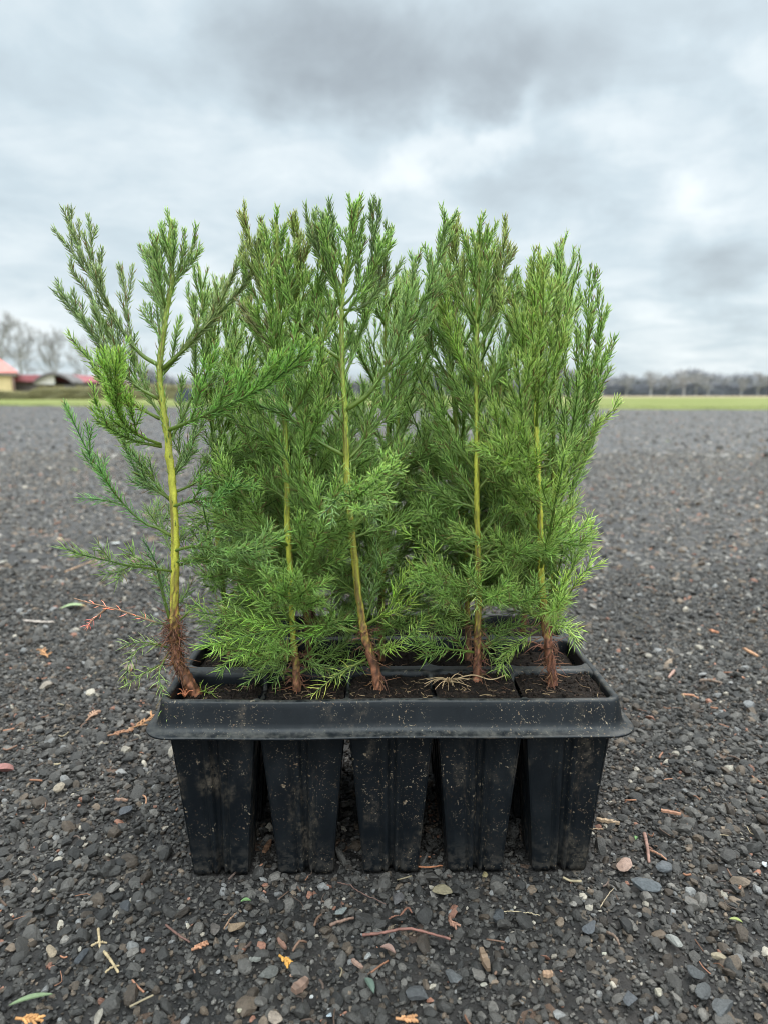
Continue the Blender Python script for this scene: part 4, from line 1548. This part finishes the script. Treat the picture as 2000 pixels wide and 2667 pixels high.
def stick(paths, radii, col, name, label, cat, seed=0, sides=7):
    rnd = np.random.RandomState(seed + 900)
    acc = Acc()
    for s, r0 in zip(paths, radii):
        P = smooth_path(gpath(s, .0045), 22)
        P[:, 2] += np.abs(rnd.normal(0, .0005, 22)) + .0015 * np.sin(np.linspace(0, 3.1, 22))
        rr = r0 * np.linspace(1.0, .75, 22) * rnd.uniform(.88, 1.12, 22)
        C = np.array(col) * rnd.uniform(.7, 1.25, (22, 1))
        acc.tube(P, rr, C, sides)
    place(acc, name, label, cat, gpath(paths[0])[0])


stick(['257,2420 262,2475', '262,2470 285,2500 309,2534', '240,2464 279,2457', '275,2534 312,2516'], [.0011, .0012, .0009, .0008], (.34, .25, .14), 'straw',
      'broken pale straw with crossing pieces, lying at the lower left', 'straw', 1)
stick(['945,2436 1000,2434 1070,2424 1171,2448'], [.0012], (.17, .075, .055), 'twig', 'long reddish brown twig lying in front of the tray', 'twig', 2)
stick(['433,2410 465,2440 496,2455'], [.0009], (.12, .06, .045), 'twig', 'short dark brown curved twig left of the orange wet stone', 'twig', 3)
stick(['170,1490 220,1472 278,1451'], [.0016], (.36, .22, .13), 'stick', 'straight tan stick on the yard behind the left seedling', 'twig', 4)
stick(['65,1617 100,1622 141,1621'], [.0022], (.38, .31, .26), 'stick', 'whitish weathered stick at the far left', 'twig', 5)
stick(['1677,2172 1684,2210 1689,2247'], [.0017], (.22, .12, .09), 'stick', 'short upright-lying brown stick right of the last cell', 'twig', 6)
stick(['1821,1773 1850,1775 1879,1780'], [.0020], (.15, .10, .07), 'stick', 'dark dry stick on the right, level with the tray rim', 'twig', 7)
stick(['1774,1811 1796,1813 1818,1820'], [.0016], (.38, .18, .10), 'stick', 'orange-brown stick right of the tray corner', 'twig', 8)
stick(['1041,2388 1060,2370 1072,2378', '1041,2388 1046,2402', '1041,2388 1012,2395'], [.0009, .0009, .0007], (.15, .065, .04), 'twig', 'forked rusty twig in front of the fourth cell', 'twig', 9)
stick(['1302,2376 1350,2380 1404,2386'], [.0004], (.36, .28, .17), 'straw', 'thin pale straw lying flat below the right cells', 'straw', 10, 5)
stick(['1562,2364 1580,2340 1596,2316'], [.0004], (.30, .23, .15), 'straw', 'thin straw slanting up left of the big grey stone', 'straw', 11, 5)
stick(['1080,2212 1078,2240 1088,2262 1110,2262 1152,2256', '1080,2236 1120,2234'], [.0009, .0008], (.26, .10, .045), 'rootlet', 'curly orange-brown rootlet by the third cell bottom', 'root', 12)
stick(['374,2072 382,2084 381,2094'], [.0008], (.40, .20, .11), 'twig', 'tiny curved orange twig left of the first cell', 'twig', 13)
stick(['1510,2170 1570,2160', ], [.0006], (.30, .2, .12), 'straw', 'faint straw right of the last cell, behind the wood splinter', 'straw', 14, 5)
stick(['1580,2430 1600,2445 1612,2462'], [.0011], (.13, .085, .06), 'twig', 'stubby brown twig beside the dark wedge-shaped stone', 'twig', 15)
stick(['1690,2215 1712,2228 1734,2240'], [.0010], (.30, .15, .09), 'twig', 'reddish twig crossing behind the short brown stick', 'twig', 16)
stick(['585,2420 600,2400 617,2380'], [.0007], (.22, .13, .08), 'twig', 'thin twig leaning on the orange wet stone', 'twig', 17)
stick(['860,2410 890,2404 921,2391'], [.0013], (.17, .10, .07), 'twig', 'brown pointed twig below the grey speckled stone', 'twig', 18)
stick(['880,2300 910,2310 940,2330 1005,2356'], [.0005], (.11, .06, .045), 'twig', 'thin dark twig in front of the fourth cell, pointing to the dark stone', 'twig', 19)


def splinter(sx0, sy0, sx1, sy1, wid, col, label, seed):
    col = tuple(c * .7 + .02 for c in col)
    wid *= .85
    rnd = np.random.RandomState(seed)
    a, b = on_ground(sx0, sy0, .004), on_ground(sx1, sy1, .004)
    d = b - a
    s = unit(np.array([-d[1], d[0], 0]))
    n = 9
    V, C = [], []
    for i in range(n):
        t = i / (n - 1)
        w = wid * (.35 + .65 * math.sin(math.pi * min(1, .12 + t * .8))) * rnd.uniform(.8, 1.15)
        c = a + d * t + np.array([0, 0, .001 + rnd.normal(0, .0003)])
        hgt = wid * .45
        V += [c - s * w / 2, c + s * w / 2, c + s * w / 2 * .8 + [0, 0, hgt], c - s * w / 2 * .8 + [0, 0, hgt]]
        C += [np.array(col) * rnd.uniform(.7, 1.2)] * 4
    loops = [np.array(V[i * 4:i * 4 + 4]) for i in range(n)]
    VV, Q, Tt = loft(loops, closed_bottom=True)
    acc = Acc()
    acc.raw(VV, np.vstack([Q, [[3, 2, 1, 0]]]), Tt, np.vstack([np.array(C), C[-1]]))
    place(acc, 'wood_chip', label, 'wood chip', a, None, 'litter', False)


splinter(1552, 2137, 1612, 2150, .006, (.40, .26, .15), 'pale orange wood splinter right of the last cell', 1)
splinter(1252, 2478, 1272, 2532, .007, (.20, .12, .065), 'brown upright-lying wood splinter below the right cells', 2)
splinter(1412, 2543, 1438, 2543, .006, (.36, .21, .12), 'small tan wood chip near the bottom right of centre', 3)
splinter(765, 2590, 800, 2560, .009, (.20, .11, .07), 'brown wood chip below the small orange pebble', 4)
splinter(650, 2503, 680, 2503, .004, (.20, .19, .16), 'grey flat wood chip in front of the second cell', 5)
splinter(725, 2450, 746, 2476, .004, (.22, .10, .06), 'dark rusty wood chip in front of the gap by the middle cell', 6)
splinter(917, 2505, 945, 2526, .004, (.28, .16, .11), 'pinkish brown wood chip left of the light speckled pebble', 7)
splinter(1846, 1643, 1870, 1650, .006, (.52, .20, .09), 'orange wood chip on the right behind the tray', 8)
splinter(1933, 1690, 1972, 1712, .006, (.50, .25, .12), 'large orange wood chip at the far right edge', 9)
splinter(688, 2224, 706, 2196, .006, (.24, .11, .05), 'rusty leaf-like chip standing by the first gap between cells', 10)
splinter(1740, 1768, 1760, 1742, .005, (.40, .22, .16), 'pink wood chip beside the light grey stone on the right', 11)
splinter(300, 2085, 335, 2088, .004, (.28, .15, .09), 'brown splinter left of the first cell near the tiny curved twig', 12)
splinter(1720, 2115, 1772, 2125, .005, (.38, .17, .09), 'orange splinter on the right, above the short brown stick', 13)

for sx, sy, az, L, W, col, tipc, lab in (
        (192, 1585, .35, .046, .013, (.36, .45, .20), (.34, .20, .09), 'pale green narrow leaf with a brown tip, left of the dead twig'),
        (192, 1227, .1, .042, .020, (.46, .52, .20), None, 'pale yellow leaf far behind the left seedling'),
        (82, 2610, .35, .026, .004, (.16, .22, .08), None, 'thin curved green leaf at the lower left'),
        (641, 2352, .15, .008, .003, (.12, .24, .05), None, 'tiny bright green leaf scrap below the second cell'),
        (1740, 1152, .0, .05, .025, (.40, .42, .18), None, 'yellow leaf far out on the right of the yard'),
        (1656, 2188, .9, .005, .003, (.12, .25, .05), None, 'tiny green scrap left of the short brown stick'),
        (1915, 2403, -.4, .009, .003, (.28, .31, .06), None, 'yellow-green leaf scrap near the right edge'),
        (962, 2573, -1.1, .014, .005, (.07, .11, .07), None, 'dark green withered leaf at the bottom centre'),
        (1010, 2480, -.5, .012, .005, (.24, .12, .08), None, 'small brown leaf above the bottom centre stones')):
    p = on_ground(sx, sy, .0035)
    place(lens_leaf(p, az, L, W, col, tipc), 'leaf', lab, 'leaf', p)


def sprig(px, label, seed, col=(.55, .23, .05), parent_pts=None):
    col = tuple(c * .68 + .03 for c in col)
    """flat scale-leaved cedar sprig"""
    rnd = np.random.RandomState(seed)
    P = smooth_path(gpath(px, .0055), 14)
    acc = Acc()
    L = np.linalg.norm(np.diff(P, axis=0), axis=1).sum()
    acc.tube(P, np.linspace(.0010, .0008, 14), np.array(col) * .8, 6)
    T_, A, B = frames(P)
    for i in range(4, 14, 2):
        for s in (1, -1):
            if rnd.rand() < .25:
                continue
            d = unit(T_[i] * .8 + s * unit(np.cross(T_[i], [0, 0, 1])) * .7)
            l = L * .30 * rnd.uniform(.6, 1.1)
            Q = smooth_path([P[i], P[i] + d * l * .5 + [0, 0, .001], P[i] + d * l + T_[i] * l * .2], 8)
            acc.tube(Q, .0009 * (1 + .35 * np.sin(np.arange(8) * 2.6)), np.array(col) * rnd.uniform(.75, 1.25), 6)
    place(acc, 'cedar_sprig', label, 'dead sprig', P[0])


sprig('336,1899 370,1885 401,1862', 'orange dead cedar sprig by the left corner of the tray rim', 1, (.50, .22, .07))
sprig('277,1917 310,1910 340,1900', 'orange dead cedar twig left of the tray rim, nearest to the tray corner sprig', 2, (.40, .17, .07))
sprig('125,1712 122,1704 110,1692', 'orange star-shaped cedar sprig on the yard at the left', 3, (.60, .27, .09))
sprig('42,2652 75,2655 114,2658', 'bright orange cedar sprig at the lower left corner', 4, (.60, .26, .06))
sprig('500,2474 515,2468 538,2458', 'orange cedar sprig below the short dark curved twig', 5, (.48, .20, .09))
sprig('728,2488 742,2499 757,2514', 'bright orange-yellow cedar sprig in front of the middle gap', 6, (.65, .30, .03))
sprig('1030,2652 1052,2655 1076,2654', 'orange cedar sprig at the bottom edge, right of centre', 7, (.58, .26, .09))
sprig('225,1878 240,1862 255,1850', 'faded orange sprig left of the tray corner', 8, (.42, .22, .12))
sprig('1172,2386 1170,2400 1186,2412', 'rusty sprig below the yellow-tan triangular stone', 9, (.30, .13, .07))

# loose crumbs of bark, straw and orange scales everywhere in the gravel
rnd = np.random.RandomState(55)
acc = Acc()
for _ in range(700):
    d = math.sqrt(rnd.uniform(.32 ** 2, 3.2 ** 2)) if rnd.rand() < .6 else math.sqrt(rnd.uniform(.32 ** 2, 1.0))
    x = rnd.uniform(-1, 1) * (.58 * d + .05)
    if in_foot(np.array([x]), np.array([d]), .004)[0]:
        continue
    L = rnd.uniform(.003, .016) * (1 if d < 1.2 else 1.7)
    az = rnd.uniform(0, 6.28)
    dv = np.array([math.cos(az), math.sin(az), rnd.normal(0, .15)])
    c0 = np.array([x, d, rnd.uniform(.0035, .007)])
    P = smooth_path([c0 - dv * L / 2, c0 + rnd.normal(0, .12, 3) * L, c0 + dv * L / 2], 5)
    col = [(.34, .15, .08), (.20, .11, .07), (.36, .28, .17), (.12, .08, .06), (.42, .19, .11), (.15, .09, .06), (.10, .065, .05)][rnd.randint(0, 7)]
    acc.tube(P, rnd.uniform(.00025, .0011) * (1 if d < 1.2 else 1.6), np.array(col) * rnd.uniform(.35, .95), 5)
o = acc.build('plant_litter', MAT['litter'])
tag(o, 'scattered crumbs of bark, straw and orange scales in the gravel', 'plant litter')
o['kind'] = 'stuff'

# things lying in the tray
def vpt(x, y, z):
    return on_ground(x * V2S, y * V2S, z)


acc = Acc()
rnd = np.random.RandomState(8)
c0 = vpt(968, 1472, .162)
for k in range(22):
    az = rnd.uniform(2.6, 6.6)
    L = rnd.uniform(.010, .026)
    e = c0 + np.array([math.cos(az) * L, math.sin(az) * L * .8, rnd.uniform(-.002, .004)])
    e[1] = max(e[1], .537)
    acc.tube(smooth_path([c0, (c0 + e) / 2 + [0, 0, .003 + rnd.normal(0, .001)], e], 8), np.linspace(.0005, .0002, 8), np.array([.42, .29, .16]) * rnd.uniform(.6, 1.2), 4)
acc.tube(smooth_path([c0, c0 + [.020, .004, .004], vpt(1060, 1468, .1635), vpt(1095, 1457, .164)], 14), .00055, (.42, .29, .16), 5)
place(acc, 'straw_tuft', 'tuft of pale dry straw roots on the soil left of the straight upright stem', 'straw', c0)
acc = Acc()
c0 = vpt(400, 1505, .152)
for k, (x, y) in enumerate(T('388,1488 396,1480 410,1478 418,1492 404,1490 385,1500')):
    acc.tube(smooth_path([c0, (c0 + vpt(x, y, .156)) / 2 + [0, 0, .002], vpt(x, y, .158)], 6), np.linspace(.0008, .0005, 6), np.array([.38, .13, .06]) * (.8 + .1 * k), 5)
place(acc, 'dead_sprig', 'small rust-red dead sprig on the soil in front of the bent base', 'dead sprig', c0)
acc = Acc()
gp = Plant(5, np.array([.10, .17, .04]), LIME, .2)
Pb = smooth_path([vpt(430, 1490, .151), vpt(448, 1496, .154), vpt(468, 1500, .153)], 10)
gp.twig(acc, Pb, .0009, 1, None, maxlev=0)
acc.flush_needles(0)
place(acc, 'cut_sprig', 'loose green sprig lying on the soil right of the bent base', 'sprig', Pb[0], None, 'needle')
acc = Acc()
acc.tube(smooth_path([vpt(504, 1462, .152), vpt(520, 1450, .155), vpt(545, 1446, .154)], 10), np.linspace(.0012, .0006, 10), (.24, .13, .08), 6)
place(acc, 'bark_sliver', 'curved brown bark sliver on the soil of the leftmost front cell', 'wood chip', vpt(504, 1462, .152))
acc = Acc()
rnd = np.random.RandomState(18)
c0 = vpt(1180, 1405, .150)
for k in range(16):
    e = c0 + np.array([rnd.uniform(-.03, .022), rnd.uniform(-.012, .012), rnd.uniform(-.002, .008)])
    acc.tube(smooth_path([c0, (c0 + e) / 2 + [0, 0, .006], e], 8), np.linspace(.0006, .0003, 8), np.array([.22, .085, .05]) * rnd.uniform(.6, 1.3), 4)
place(acc, 'root_tangle', 'reddish tangle of dry roots behind the rightmost front stem', 'root', c0)

# ------------------------------------------------------------------ far buildings, hedges, trees


def box_v(x0, x1, y0, y1, z0, z1):
    V = np.array([[x, y, z] for z in (z0, z1) for y in (y0, y1) for x in (x0, x1)], float)
    Q = np.array([[0, 2, 3, 1], [4, 5, 7, 6], [0, 1, 5, 4], [2, 6, 7, 3], [0, 4, 6, 2], [1, 3, 7, 5]])
    return V, Q


def boxes(name, bs, mat, parent=None, smooth=False):
    acc = Acc()
    for b in bs:
        V, Q = box_v(*b)
        acc.raw(V, Q)
    return acc.build(name, mat, parent, smooth)


def prism(name, poly_xz, y0, y1, mat, parent):
    n = len(poly_xz)
    V = [[x, y0, z] for x, z in poly_xz] + [[x, y1, z] for x, z in poly_xz]
    bm = bmesh.new()
    vs = [bm.verts.new(v) for v in V]
    bm.faces.new(vs[:n])
    bm.faces.new(vs[n:][::-1])
    for i in range(n):
        bm.faces.new([vs[i], vs[i + n], vs[(i + 1) % n + n], vs[(i + 1) % n]])
    bmesh.ops.recalc_face_normals(bm, faces=bm.faces)
    me = bpy.data.meshes.new(name)
    bm.to_mesh(me)
    bm.free()
    me.materials.append(mat)
    o = link(bpy.data.objects.new(name, me))
    if parent:
        o.parent = parent
        o.location = -np.array(parent.location)
    return o


def fx(sx, d):
    return (sx - 1000) / FPX * d / 1.0


def fz(sy, d):
    return CAMH + (1030.5 - sy) / FPX * d


WALL = flat_mat('cream_render', (0.62, 0.47, 0.24), .85, .08, 2)
ROOF = flat_mat('red_roof_tiles', (0.52, 0.17, 0.14), .7, .15, 3)
ROOF2 = flat_mat('dull_red_roof', (0.36, 0.12, 0.13), .7, .15, 3)
DARK = flat_mat('dark_timber', (0.12, 0.105, 0.10), .8, .2, 2)
WHITE = flat_mat('white_gable_boards', (0.62, 0.58, 0.53), .8, .08, 2)
GREY = flat_mat('grey_fascia', (0.24, 0.20, 0.18), .7, .1, 2)


def house():
    d = 75.0
    xr = fx(54, d)
    e = empty('house', (xr, d, 0), 'cream-walled house with a bright red hipped roof at the left edge, far behind the yard', 'house')
    zw = fz(980, d)
    boxes('wall', [(xr - 12, xr, d, d + 8, 0, zw - .02)], WALL, e)
    boxes('fascia', [(xr - 12.3, xr + .35, d - .35, d + 8.3, zw, zw + .30)], GREY, e)
    zr, zp = zw + .305, fz(884, d)
    x0, x1, y0, y1 = xr - 12.45, xr + .5, d - .5, d + 8.5
    V = [[x0, y0, zr], [x1, y0, zr], [x1, y1, zr], [x0, y1, zr], [x0 + 4.2, (y0 + y1) / 2, zp], [x1 - 4.2, (y0 + y1) / 2, zp]]
    rf = Acc()
    rf.raw(V, [[0, 1, 5, 4], [2, 3, 4, 5], [3, 2, 1, 0]], [[1, 2, 5], [3, 0, 4]])
    rf.build('roof', ROOF, e, False)
    a2 = Acc()
    a2.tube([[xr - .1, d - .12, .1], [xr - .1, d - .12, zw]], [.13, .13], (.5, .5, .5), 8)
    a2.build('downpipe', flat_mat('brown_downpipe', (.20, .12, .09)), e)
    boxes('window', [(xr - 4.2, xr - 2.9, d - .03, d + .05, .9, 1.9)], flat_mat('dark_window', (.05, .055, .06), .25), e)
    e.rotation_euler = (0, 0, R(27))


house()


def low_building():
    d = 82.0
    x0, x1 = fx(40, d), fx(215, d)
    e = empty('farm_building', ((x0 + x1) / 2, d + 4, 0), 'long low dark building with a dull red roof, right of the cream house', 'farm building')
    ze, zr = fz(995, d), fz(978, d)
    boxes('wall', [(x0, x1, d, d + 7, 0, ze - .02)], DARK, e)
    prism('roof', [(x0 - .3, ze), (x1 + .3, ze), (x1 - .1, zr), (x0 + .1, zr)], d - .4, d + 7.4, ROOF2, e)


low_building()


def gable_shed():
    d = 79.0
    x0, x1 = fx(104, d), fx(205, d)
    e = empty('shed', ((x0 + x1) / 2, d + 1, 0), 'white-gabled shed with a rounded dark roof in front of the long low building', 'shed')
    zb, zt = fz(1001, d), fz(974, d)
    xm = fx(158, d)
    top = [(x0 + (x1 - x0) * t, zb + (zt - zb) * math.sin(math.pi * (t * .96 + .02)) ** .8) for t in np.linspace(0, 1, 15)]
    inner = [(x, max(zb, zb + (z - zb) * .90 - .08)) for x, z in top]
    left = [(x, z) for x, z in inner if x <= xm]
    prism('gable', [(x0, zb - .05)] + [(x, z + .001) for x, z in left] + [(left[-1][0], zb - .05)], d + .2, d + .5, WHITE, e)
    prism('roof', [(x, z + .12) for x, z in top] + [(x, z + .01) for x, z in inner[::-1]], d - .2, d + 3.0, DARK, e)
    boxes('wall', [(x0 + .1, x1 - .1, d + .55, d + 2.9, 0, zb - .1)], flat_mat('olive_boards', (.16, .13, .07), .9), e)
    boxes('door', [(fx(178, d), fx(206, d), d + .30, d + .53, 0, zb - .12)], DARK, e)


gable_shed()


def barn():
    d = 88.0
    x0, x1 = fx(216, d), fx(345, d)
    e = empty('barn', ((x0 + x1) / 2, d + 3, 0), 'brown low barn seen through the left seedling', 'barn')
    ze, zr = fz(1003, d), fz(985, d)
    boxes('wall', [(x0, x1, d, d + 6, 0, ze - .02)], flat_mat('tan_wall', (.32, .25, .2), .9), e)
    prism('roof', [(x0 - .3, ze), (x1 + .3, ze), (x1 - .6, zr), (x0 + .6, zr)], d - .4, d + 6.4, flat_mat('brown_roof', (.16, .11, .10), .8), e)
    d2 = 40.0
    xa, xb = fx(468, d2), fx(522, d2)
    s = empty('machine_cover', ((xa + xb) / 2, d2, 0), 'small slate-dark covered heap out on the field, behind the left seedlings', 'covered heap')
    n = 14
    poly = [(xa + (xb - xa) * t, .04 + fz(1014, d2) * math.sin(math.pi * t) ** .45) for t in np.linspace(0, 1, n)]
    prism('tarpaulin', poly, d2 - .5, d2 + .7, flat_mat('slate_tarpaulin', (.03, .035, .05), .6), s)


barn()


def hedge_mesh(name, x0, x1, y0, depth, zf, col, n, leaf, seed, label, rag=.25, cat='hedge', kind=None):
    rnd = np.random.RandomState(seed)
    acc = Acc()
    m = max(12, int((x1 - x0) / 1.0))
    xs = np.linspace(x0, x1, m)
    hs = np.array([zf(x) for x in xs]) * rnd.uniform(.86, 1.0, m)
    V, C = [], []
    for x, h in zip(xs, hs):
        for y, z in ((y0, 0), (y0 - .1, h * .5), (y0 + .15, h * .93), (y0 + depth * .5, h), (y0 + depth - .1, h * .9), (y0 + depth, 0)):
            V.append([x + rnd.normal(0, .1), y + rnd.normal(0, .08), max(0, z + rnd.normal(0, .05) * (z > 0))])
            C.append(np.array(col) * rnd.uniform(.6, .9))
    idx = np.arange(m * 6).reshape(m, 6)
    Q = np.stack([idx[:-1, :-1], idx[1:, :-1], idx[1:, 1:], idx[:-1, 1:]], -1).reshape(-1, 4)
    acc.raw(V, Q, None, np.array(C))
    x = rnd.uniform(x0, x1, n)
    h = np.interp(x, xs, hs)
    z = h * rnd.rand(n) ** .7
    y = y0 - .12 + rnd.exponential(.15, n)
    top = rnd.rand(n) < .35
    z[top] = h[top]
    y[top] = y0 + rnd.rand(top.sum()) * depth
    d = unit(np.stack([rnd.normal(0, .6, n), rnd.normal(-.3, .5, n), rnd.normal(.7, .5, n)], -1))
    t = unit(rnd.normal(0, 1, (n, 3)))
    acc.needles(np.stack([x, y, z], -1), d, t, leaf * rnd.uniform(.5, 1.6, n), np.full(n, leaf * .4), np.array(col) * rnd.uniform(.6, 1.5, (n, 1)))
    acc.flush_needles(1)
    o = acc.build(name, MAT['dry'], None, True, np.array([(x0 + x1) / 2, y0, 0]))
    tag(o, label, cat)
    if kind:
        o['kind'] = kind
    return o


hedge_mesh('hedge', fx(-60, 70), fx(560, 70), 70, 1.6, lambda x: fz(1007 + 5 * math.sin(x * .35) + 14 * (x < -34.5), 70), (.20, .175, .07), 7000, .22, 1,
           'olive brown hedge in front of the red-roofed buildings on the left')
hedge_mesh('hedge', fx(520, 205), fx(2200, 205), 205, 4, lambda x: fz(1000 + 3 * math.sin(x * .2), 205), (.13, .13, .145), 9000, .7, 2,
           'long dark grey windbreak hedge below the bare trees on the right')


def bare_tree_mesh(seed, h, spread, lean=0.0, dens=1.0, up=.35):
    """tapering trunk that forks four times into fine twigs"""
    rnd = np.random.RandomState(seed)
    tr, cr = Acc(), Acc()
    bark = np.array([.30, .28, .265])

    def path(p, d, L, n, wob, upw):
        P = [p]
        for _ in range(n - 1):
            d = unit(d + rnd.normal(0, wob, 3) + np.array([0, 0, upw]) / n)
            P.append(P[-1] + d * L / (n - 1))
        return np.array(P), d
    P, d = path(np.zeros(3), unit(np.array([lean, 0, 1.0])), h * .62, 9, .05, .2)
    r0 = h * .018
    tr.tube(P, np.linspace(r0, r0 * .4, 9), bark, 8)

    def rec(P, r, L, lev):
        nb = [int(17 * dens), 8, 7, 4][lev]
        for k in range(nb):
            f = rnd.uniform(.28 if lev == 0 else .2, 1.0)
            i = f * (len(P) - 1)
            a = int(min(i, len(P) - 2))
            p = P[a] + (P[a + 1] - P[a]) * (i - a)
            t = unit(P[a + 1] - P[a])
            az = rnd.uniform(0, 6.28)
            side = unit(np.cross(t, [math.cos(az), math.sin(az), .1]))
            dd = unit(t * .75 + side * rnd.uniform(.55, 1.0) * spread)
            l = L * rnd.uniform(.65, 1.15) * (1.12 - .5 * f)
            Q, _ = path(p, dd, l, 6 if lev < 2 else 4, .10, up)
            rr = max(r * (.62 if lev else .5) * (1.1 - .5 * f), .0115)
            (tr if lev == 0 else cr).tube(Q, np.linspace(rr, rr * .35, len(Q)), bark * rnd.uniform(.8, 1.25), 5 if lev < 1 else 3, lev < 1)
            if lev < 3:
                rec(Q, rr, l * .55, lev + 1)
    rec(P, r0 * .7, h * .42, 0)
    return tr, cr


twig_mat = attr_mat('bare_bark', .9, 3, .3, 0)
protos = []
for i, (h, s, ln, dn, up) in enumerate(((10, .85, .03, .9, .5), (10, 1.1, -.05, .75, .35), (10, .7, .06, .8, .7))):
    tr, cr = bare_tree_mesh(400 + i, h, s, ln, dn, up)
    e = bpy.data.objects.new('bare_tree', None)
    a = tr.build('trunk', twig_mat)
    b = cr.build('crown', twig_mat)
    protos.append((a, b))

used = [False, False, False]


def tree(kind, sx, d, top_sy, label, rot, wide=1.0, group='bare trees along the horizon'):
    s = (fz(top_sy, d)) / 10.0
    e = empty('bare_tree', (fx(sx, d), d, 0), label, 'tree', group)
    e.rotation_euler = (0, 0, rot)
    e.scale = (s * wide, s * wide, s)
    for o in protos[kind]:
        if used[kind]:
            c = o.copy()
            sc.collection.objects.link(c)
        else:
            c = o
        c.parent = e
    used[kind] = True


LT = [(0, 28, 105, 796, 'tall bare tree behind the cream house, at the left edge', 1.0, 1.0), (1, 75, 112, 815, 'bare spreading tree behind the gap right of the red hipped roof', 2.0, 1.0),
      (2, 158, 115, 836, 'slim bare tree above the white-gabled shed', 0.3, 1.0), (1, 235, 118, 850, 'bare tree half hidden by the left branch of the widest seedling', 4.2, .9),
      (0, 378, 120, 880, 'bare tree just right of the widest seedling stem, above the barn', 3.0, .9)]
for k, sx, d, ty, lab, rot, w in LT:
    tree(k, sx, d, ty, lab, rot, w)
RT = [(0, 1560, 200, 948, 'bare tree right beside the rightmost seedling twigs', .2), (1, 1622, 204, 966, 'low round bare tree, second along the right horizon', 1.2),
      (2, 1684, 198, 957, 'thin bare tree standing before the first big crown of the right horizon', 2.2), (0, 1727, 203, 972, 'short dense bare tree left of the tallest horizon tree', 3.2),
      (1, 1768, 196, 952, 'tallest bare tree on the right horizon', 4.2), (2, 1800, 205, 962, 'bare tree just right of the tallest horizon tree', 5.2),
      (0, 1832, 200, 972, 'bushy bare tree mid-way between the tallest horizon tree and the right edge', .9), (1, 1866, 207, 974, 'low bare tree before the gap in the right horizon', 1.9),
      (2, 1917, 199, 976, 'small bare tree after the gap in the right horizon', 2.9), (0, 1958, 202, 963, 'broad bare tree near the right edge', 3.9), (1, 2000, 200, 970, 'bare tree cut by the right edge', 4.9),
      (1, 1480, 204, 962, 'bare tree hidden behind the right end of the seedlings', 5.5), (0, 1330, 206, 962, 'bare tree behind the straight upright seedling', .5), (2, 1150, 203, 962, 'bare tree behind the gap right of the middle seedling', 1.5),
      (1, 930, 205, 966, 'bare tree behind the yellow kinked stem', 2.5), (0, 700, 204, 966, 'bare tree behind the thin seedling', 3.5)]
for k, sx, d, ty, lab, rot in RT:
    tree(k, sx, d, ty, lab, rot, 1.6)
hedge_mesh('far_wood', fx(380, 245), fx(2300, 245), 245, 6, lambda x: fz(988 - 9 * math.sin(x * .13) - 7 * math.sin(x * .31 + 1), 245), (.19, .185, .19), 12000, 2.2, 5,
           'grey leafless wood far behind the windbreak hedge', cat='wood', kind='stuff')
